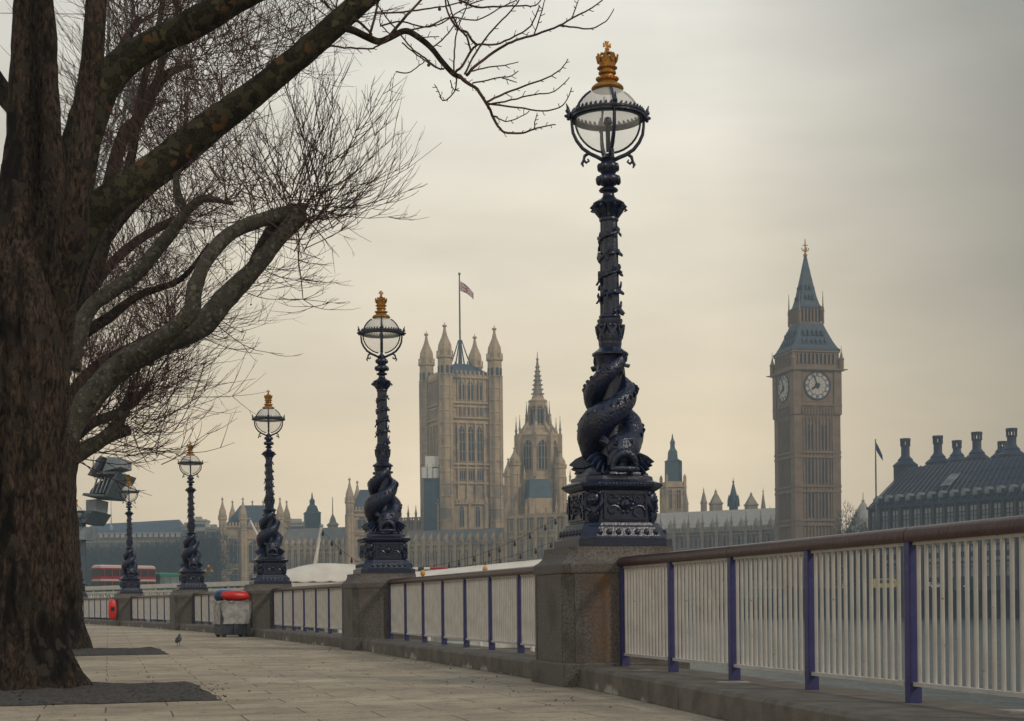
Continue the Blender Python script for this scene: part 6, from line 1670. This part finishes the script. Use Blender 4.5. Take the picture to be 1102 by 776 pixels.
mb.build("roof", M['slate'], o)
mb = MB(); mb.b2(-.9, .9, -.8, 3, 0, 1.7); mb.b2(-1.1, 1.1, -1, 3, 1.7, 2.1); q_ = mb.build("dormer", M['leadlight'], o); pl = [((-50 / s + 100 / s * k / 17, -.6, zz(578.5)), 0) for k in range(18)]; q_.location = pl[0][0]; copies(q_, pl[1:])
mb = MB(); mb.lathe([(.3, zz(566)), (.2, zz(556)), (.08, zz(535))], 6, (-24 / s, 5, 0)); mb.lathe([(.9, zz(571)), (.9, zz(566)), (.1, zz(564))], 8, (-24 / s, 5, 0)); mb.build("roof_mast", M['steelpale'], o)
for (a, b, t, Y, m_, lab) in ((195, 206, 567, 716, 'stone_grey', "cream office block at the right end of the long grey roof"), (206, 222, 560.5, 730, 'leadlight', "tallest pale office block with flat roof left of the southern pavilion"), (222, 238, 569, 724, 'stone_grey', "low pale office block touching the southern pavilion"), (303, 338, 563, 700, 'leadlight', "pale flat block seen between the southern pavilion and the teal turret")):
    c = W((a + b) / 2, 600, Y); w_ = (b - a) * Y / FPX; o = thing("office_building", lab, "building", (c.x, c.y, 0), R(4)); zt = W((a + b) / 2, t, Y).z
    mb = MB(); mb.b2(-w_ / 2, w_ / 2, 0, 14, 3, zt); mb.b2(-w_ / 2 - .4, w_ / 2 + .4, -.5, 14.4, zt - .1, zt + .7); mb.b2(-w_ * .3, w_ * .1, 4, 9, zt + .7, zt + 2.2); mb.build("wall", M[m_], o)
    mb = MB(); mb.b2(-w_ / 2 + .5, w_ / 2 - .5, -.06, .1, 0, 1.6); q_ = mb.build("window_band", M['winglass'], o); pl = [((0, 0, zt - 3.0 - 3.4 * k), 0) for k in range(5)]; q_.location = pl[0][0]; copies(q_, pl[1:])
def twig_crown(mb, c, rx, rz_, cnt, rg, q=1.0):
    """bare crown: many thin twigs radiating upward from the boughs"""
    for _ in range(cnt):
        while True:
            u = Vector((rg.uniform(-1, 1), rg.uniform(-1, 1), rg.uniform(-1, 1)))
            if .15 < u.length < 1 and rg.random() < .4 + .6 * u.length: break
        p = Vector(c) + Vector((u.x * rx, u.y * rx, u.z * rz_)); d = (u + Vector((rg.gauss(0, .35), rg.gauss(0, .35), .5 + rg.gauss(0, .3)))).normalized()
        L = rg.uniform(.8, 2.4) * q; w_ = d.cross(Vector((rg.gauss(0, 1), rg.gauss(0, 1), rg.gauss(0, 1)))).normalized() * rg.uniform(.05, .13) * q
        mb.add([p - w_, p + w_, p + d * L], [(0, 1, 2)])
rg = random.Random(77); mb = MB()
for i in range(34):
    px = 72 + 170 * (i + rg.uniform(-.3, .3)) / 33; Y = 600 + rg.uniform(0, 1) * 42 + max(0, (237 - px)) * .12
    ty = 588 - 14 * max(0, (px - 150) / 90) + rg.uniform(-3, 4); c = W(px, 600, Y); zt = W(px, ty, Y).z; h_ = zt - 3
    mb.tube([(c.x, Y, 3), (c.x + rg.uniform(-.5, .5), Y, 3 + h_ * .4), (c.x + rg.uniform(-1, 1), Y, 3 + h_ * .75)], [.6, .42, .15], 5)
    for k in range(7):
        a = rg.uniform(0, 6.3); mb.tube([(c.x, Y, 3 + h_ * rg.uniform(.25, .5)), (c.x + math.cos(a) * 3.5, Y + math.sin(a) * 3.5, 3 + h_ * rg.uniform(.55, .9))], [.22, .06], 4)
    twig_crown(mb, (c.x, Y, 3 + h_ * .55), 6.5, h_ * .47, 1500, rg, 1.25)
tag(mb.build("far_wood", M['wood_far'], fix=False), "dark mass of bare trees along the far bank behind the bus", "trees", kind="stuff")
for px, py, Y, lab in ((912, 545, 430, "bare tree close to the right side of the clock tower"), (921, 556, 415, "smaller bare tree before the pale pointed kiosk roof"), (937, 560, 398, "bare bush-like tree at the left foot of the dark office block")):
    c = W(px, 600, Y); zt = W(px, py, Y).z; h_ = zt - 3; o = thing("bare_tree", lab, "tree", (c.x, c.y, 3), 0, "bare trees beside the clock tower"); 
    mb = MB(); mb.tube([(0, 0, -.3), (.2, 0, h_ * .35), (-.2, 0, h_ * .8)], [.35, .25, .07], 7)
    for k in range(10):
        a = rg.uniform(0, 6.3); z = h_ * rg.uniform(.25, .55); mb.tube([(0, 0, z), (math.cos(a) * 1.6, math.sin(a) * 1.6, z + h_ * .2), (math.cos(a) * 2.4, math.sin(a) * 2.4, z + h_ * .42)], [.14, .08, .03], 4)
    mb.build("trunk", M['twigfar'], o); mb = MB(); twig_crown(mb, (0, 0, h_ * .6), 3.4, h_ * .45, 900, rg, .8); mb.build("crown", M['twigfar'], o, fix=False)
for px, py, Y, lab in ((905, 572, 425, "low dense bush hiding the foot of the clock tower's right side"), (914, 570, 410, "low dense bush between the clock tower and the pale pointed kiosk"), (926, 578, 402, "low dense bush at the foot of the pale pointed kiosk")):
    c = W(px, 600, Y); h_ = W(px, py, Y).z - 3; o = thing("bush", lab, "bush", (c.x, c.y, 3), 0, "bushes beside the clock tower")
    mb = MB()
    for k in range(8): a = rg.uniform(0, 6.3); mb.tube([(0, 0, -.2), (math.cos(a) * 1.0, math.sin(a) * 1.0, h_ * .4), (math.cos(a) * 1.6, math.sin(a) * 1.6, h_ * .8)], [.12, .08, .03], 4)
    mb.build("stem", M['twigfar'], o); mb = MB(); twig_crown(mb, (0, 0, h_ * .48), 2.6, h_ * .5, 1900, rg, .9); mb.build("crown", M['wood_far'], o, fix=False)
# vehicles on the far embankment road
mb = MB(); mb.b2(40, 425, 374, 388, 3.0, 3.02); 
def car(label, px, Y, rz, key, L=4.3, H=1.45, van=False):
    c = W(px, 600, Y); o = thing("van" if van else "car", label, "van" if van else "car", (c.x, c.y, 3.0), rz, None)
    h = L / 2; mb = MB()
    if van: prof = [(-h, .35), (h, .35), (h, 1.1), (h - .5, 1.3), (h - 1.1, H), (-h, H)]
    else: prof = [(-h, .3), (h, .3), (h, .72), (h - .9, .92), (h - 1.6, H), (-h + .9, H), (-h + .15, .95), (-h, .9)]
    mb.extr(prof, -.85, .85); mb.build("body", M[key], o)
    mb = MB(); z0, z1 = (1.35, H - .25) if van else (.95, H - .08)
    mb.extr([(-h + .75, z0), (h - 1.2, z0), (h - 1.65, z1), (-h + 1.0, z1)], -.87, .87); mb.build("window", M['carglass'], o)
    mb = MB(); mb.tube([(0, -.1, .32), (0, .1, .32)], .32, 14); w_ = mb.build("wheel", M['tyre'], o); pl = [((x, y, 0), 0) for x in (-h + .8, h - .85) for y in (-.8, .8)]; w_.location = pl[0][0]; copies(w_, pl[1:])
    mb = MB(); mb.b2(h - .06, h + .03, -.7, -.4, .58, .74); q_ = mb.build("headlight", M['white'], o); copies(q_, [((0, 1.1, 0), 0)])
car("yellow van glimpsed through the railing bars left of the rightmost blue post", 953, 378, R(3), 'yellow', 6.4, 2.5, True)
car("white car glimpsed through the bars right of the rightmost blue post", 1005, 378, R(3), 'white')
car("second white car glimpsed through the bars, nearest the right edge", 1046, 378, R(183), 'white')
car("small red car glimpsed through the bars below the clock tower", 849, 446, R(10), 'red')

# ================================================================== THINGS ON THE WALK
b0 = gpoint(250, 685.5); o = thing("litter_bin", "square dark litter bin bagged in clear plastic with red and blue lids", "bin", b0, pr[2] + R(6)); hw = .41
mb = MB(); mb.rect([(hw * .93, hw * .8, .06), (hw * .96, hw * .83, .30), (hw, hw * .86, .34), (hw, hw * .86, .38), (hw * .97, hw * .83, .40), (hw * .97, hw * .83, .93)])
for sx in (-1, 0, 1): mb.b2(sx * hw * .85 - .05, sx * hw * .85 + .05, -hw * .88, -hw * .8, .06, .9)
mb.build("tub", M['binplastic'], o)
mb = MB(); mb.tube([(0, -.03, 0), (0, .03, 0)], .06, 12); w_ = mb.build("wheel", M['tyre'], o); pl = [((x, y, .06), 0) for x in (-.3, .3) for y in (-.3, .3)]; w_.location = pl[0][0]; copies(w_, pl[1:])
mb = MB(); rr = []; N = 72
for i in range(15):
    t = i / 14; z = .36 + .72 * t; ring = []
    for k in range(N):
        a = 2 * math.pi * k / N; ca, sa = math.cos(a), math.sin(a); q = (abs(ca) ** 6 + abs(sa) ** 6) ** (-1 / 6)
        fl_ = 1.06 + .05 * t + (.16 * max(0, t - .72) / .28 if t > .72 else 0) + .06 * noise.noise(Vector((ca * 4, sa * 4, z * 3))) + .03 * noise.noise(Vector((ca * 11, sa * 11, z * 4)))
        zz_ = z - (.10 * max(0, t - .8) / .2 * (1 + noise.noise(Vector((ca * 5, sa * 5, 3))))) + .035 * noise.noise(Vector((ca * 7, sa * 7, 9)))* (1 if i in (0, 14) else .3)
        ring.append((ca * q * hw * fl_, sa * q * hw * .88 * fl_, zz_))
    rr.append(ring)
mb.rings(rr, cap=False); mb.build("plastic_bag", M['bag'], o, smooth='all', fix=False)
mb = MB(); rr = []
for i in range(7):
    t = i / 6; h_ = (.05 + .15 * math.sin(math.pi * t) ** .5); rr.append([(.0 + .42 * math.cos(2 * math.pi * k / 20) * (1 if 1 else 0) * math.sin(math.pi * (.08 + .84 * t)) ** .4, .20 * math.sin(2 * math.pi * k / 20) * math.sin(math.pi * (.08 + .84 * t)) ** .4, .98 + .26 * t) for k in range(20)])
lum = lambda p, k: 1 + .16 * noise.noise(Vector((p[0] * 6 + k, p[1] * 6, p[2] * 8)))
mb.rings([[(p[0] * lum(p, 0) + .06, p[1] * lum(p, 3) - .12, p[2] + .03 * noise.noise(Vector((p[0] * 7, p[1] * 7, 2)))) for p in r] for r in rr]); mb.build("red_lid", M['redbright'], o, smooth=50)
mb = MB(); mb.rings([[(p[0] * .8 - .12, p[1] + .17, p[2] + .03) for p in r] for r in rr]); mb.build("blue_lid", M['blueplastic'], o, smooth=50)
mb = MB(); mb.rings([[(p[0] * .35 - .33, p[1] * .8 - .02, .98 + (p[2] - .98) * .9) for p in r] for r in rr]); mb.build("dark_lid", M['darkblue'], o, smooth=50); o.scale = (.92, .92, .90)

c = W(121, 656, 61.9); o = thing("lifebuoy_case", "red rounded lifebuoy case hung beside the fifth lamp's pillar", "lifebuoy case", c, pr[4])
mb = MB(); rr = []
for y, q in ((-.10, .86), (-.07, .97), (-.02, 1), (.06, 1), (.10, .95)):
    ring = []
    for k in range(32):
        a = 2 * math.pi * k / 32; ca, sa = math.cos(a), math.sin(a); e = (abs(ca) ** 3.2 + abs(sa) ** 3.2) ** (-1 / 3.2); ring.append((.155 * q * ca * e, y, .41 * q * sa * e))
    rr.append(ring)
mb.rings(rr); mb.build("shell", M['redbright'], o, smooth=50)
mb = MB(); mb.b2(-.07, .07, -.115, -.098, -.05, .10); mb.b2(-.02, .02, .10, .35, -.3, .3); mb.build("bracket", M['black'], o)

pg = gpoint(192, 695.5); mb = MB(); pts = [(-.20, 0, .085), (-.13, 0, .115), (-.06, 0, .145), (.0, 0, .162), (.06, 0, .170), (.10, 0, .19), (.122, 0, .225), (.135, 0, .258), (.152, 0, .268), (.172, 0, .262), (.195, 0, .255)]
mb.tube(pts, [.012, .03, .055, .072, .075, .058, .036, .030, .030, .016, .003], 14, flat=.92)
for s_ in (-1, 1):
    mb.leaf((.06, s_ * .058, .185), (-1, -.05 * s_, -.26), (0, .25, 1), .25, .042, .008)
    mb.tube([(.02, s_ * .025, .105), (.02, s_ * .027, .05), (.025, s_ * .027, .008)], [.013, .006, .005], 6)
    for a in (-.5, 0, .5): mb.tube([(.022, s_ * .027, .008), (.06 * math.cos(a) + .022, s_ * .027 + .05 * math.sin(a), .004)], [.005, .002], 5)
mb.leaf((-.10, 0, .12), (-1, 0, -.28), (0, 1, 0), .17, .04, .008)
o = mb.build("pigeon", M['pigeon'], smooth='all'); o.location = pg; o.scale = (.82, .82, .82); o.rotation_euler = (0, 0, R(-68)); tag(o, "grey pigeon standing alone on the paving before the far railings", "pigeon")

rg = random.Random(9); mb = MB()
def scrap(x, y, z=.004):
    a = rg.uniform(0, 6.3); s_ = rg.uniform(.006, .02); d1, d2 = Vector((math.cos(a), math.sin(a), rg.uniform(-.1, .3))) * s_, Vector((-math.sin(a), math.cos(a), rg.uniform(0, .3))) * s_ * rg.uniform(.3, .8); c_ = Vector((x, y, z))
    mb.add([c_ - d1, c_ - d2 * .9, c_ + d1 + Vector((0, 0, abs(d1.z) + .004)), c_ + d2 + Vector((0, 0, .006))], [(0, 1, 2, 3)])
for _ in range(150):                                   # scraps that gather along the foot of the kerb and pillars
    i = rg.randint(0, 3); t = rg.random(); a_, b_ = (E, LP[0]) if i == 0 else (LP[i - 1], LP[i]); q = a_.lerp(b_, t); nn = (b_ - a_).normalized(); nn = Vector((-nn.y, nn.x, 0))
    q += nn * (.72 + (.25 if i == 0 else 0) + abs(rg.gauss(0, .35))); scrap(q.x, q.y)
for _ in range(70): scrap(rg.uniform(-4.5, .6), rg.uniform(9, 22))
for _ in range(150): q = gpoint(rg.uniform(0, 250), 739 + rg.gauss(8, 7)); scrap(q.x, q.y, .03)
tag(mb.build("leaf_litter", mat("dry_leaf_scraps", (0.05, 0.035, 0.022), (0.11, 0.075, 0.045), 20, .9), fix=False), "dry leaf scraps lying on the paving and along the kerb", "leaf litter", kind="stuff")

# ================================================================== AIR
mb = MB(); mb.b2(-460, 460, -40, 830, -6.8, 130)
hz = mb.build("haze", None and M['land'] or M['land'])
hm = bpy.data.materials.new("river_haze"); hm.use_nodes = True
n, l = hm.node_tree.nodes, hm.node_tree.links
n.remove(n["Principled BSDF"])
pv = n.new("ShaderNodeVolumePrincipled"); pv.inputs["Color"].default_value = (0.68, 0.86, 1.0, 1); pv.inputs["Density"].default_value = 0.00042; pv.inputs["Anisotropy"].default_value = 0.2
l.new(pv.outputs[0], n["Material Output"].inputs["Volume"])
hz.data.materials.clear(); hz.data.materials.append(hm); tag(hz, kind="stuff")
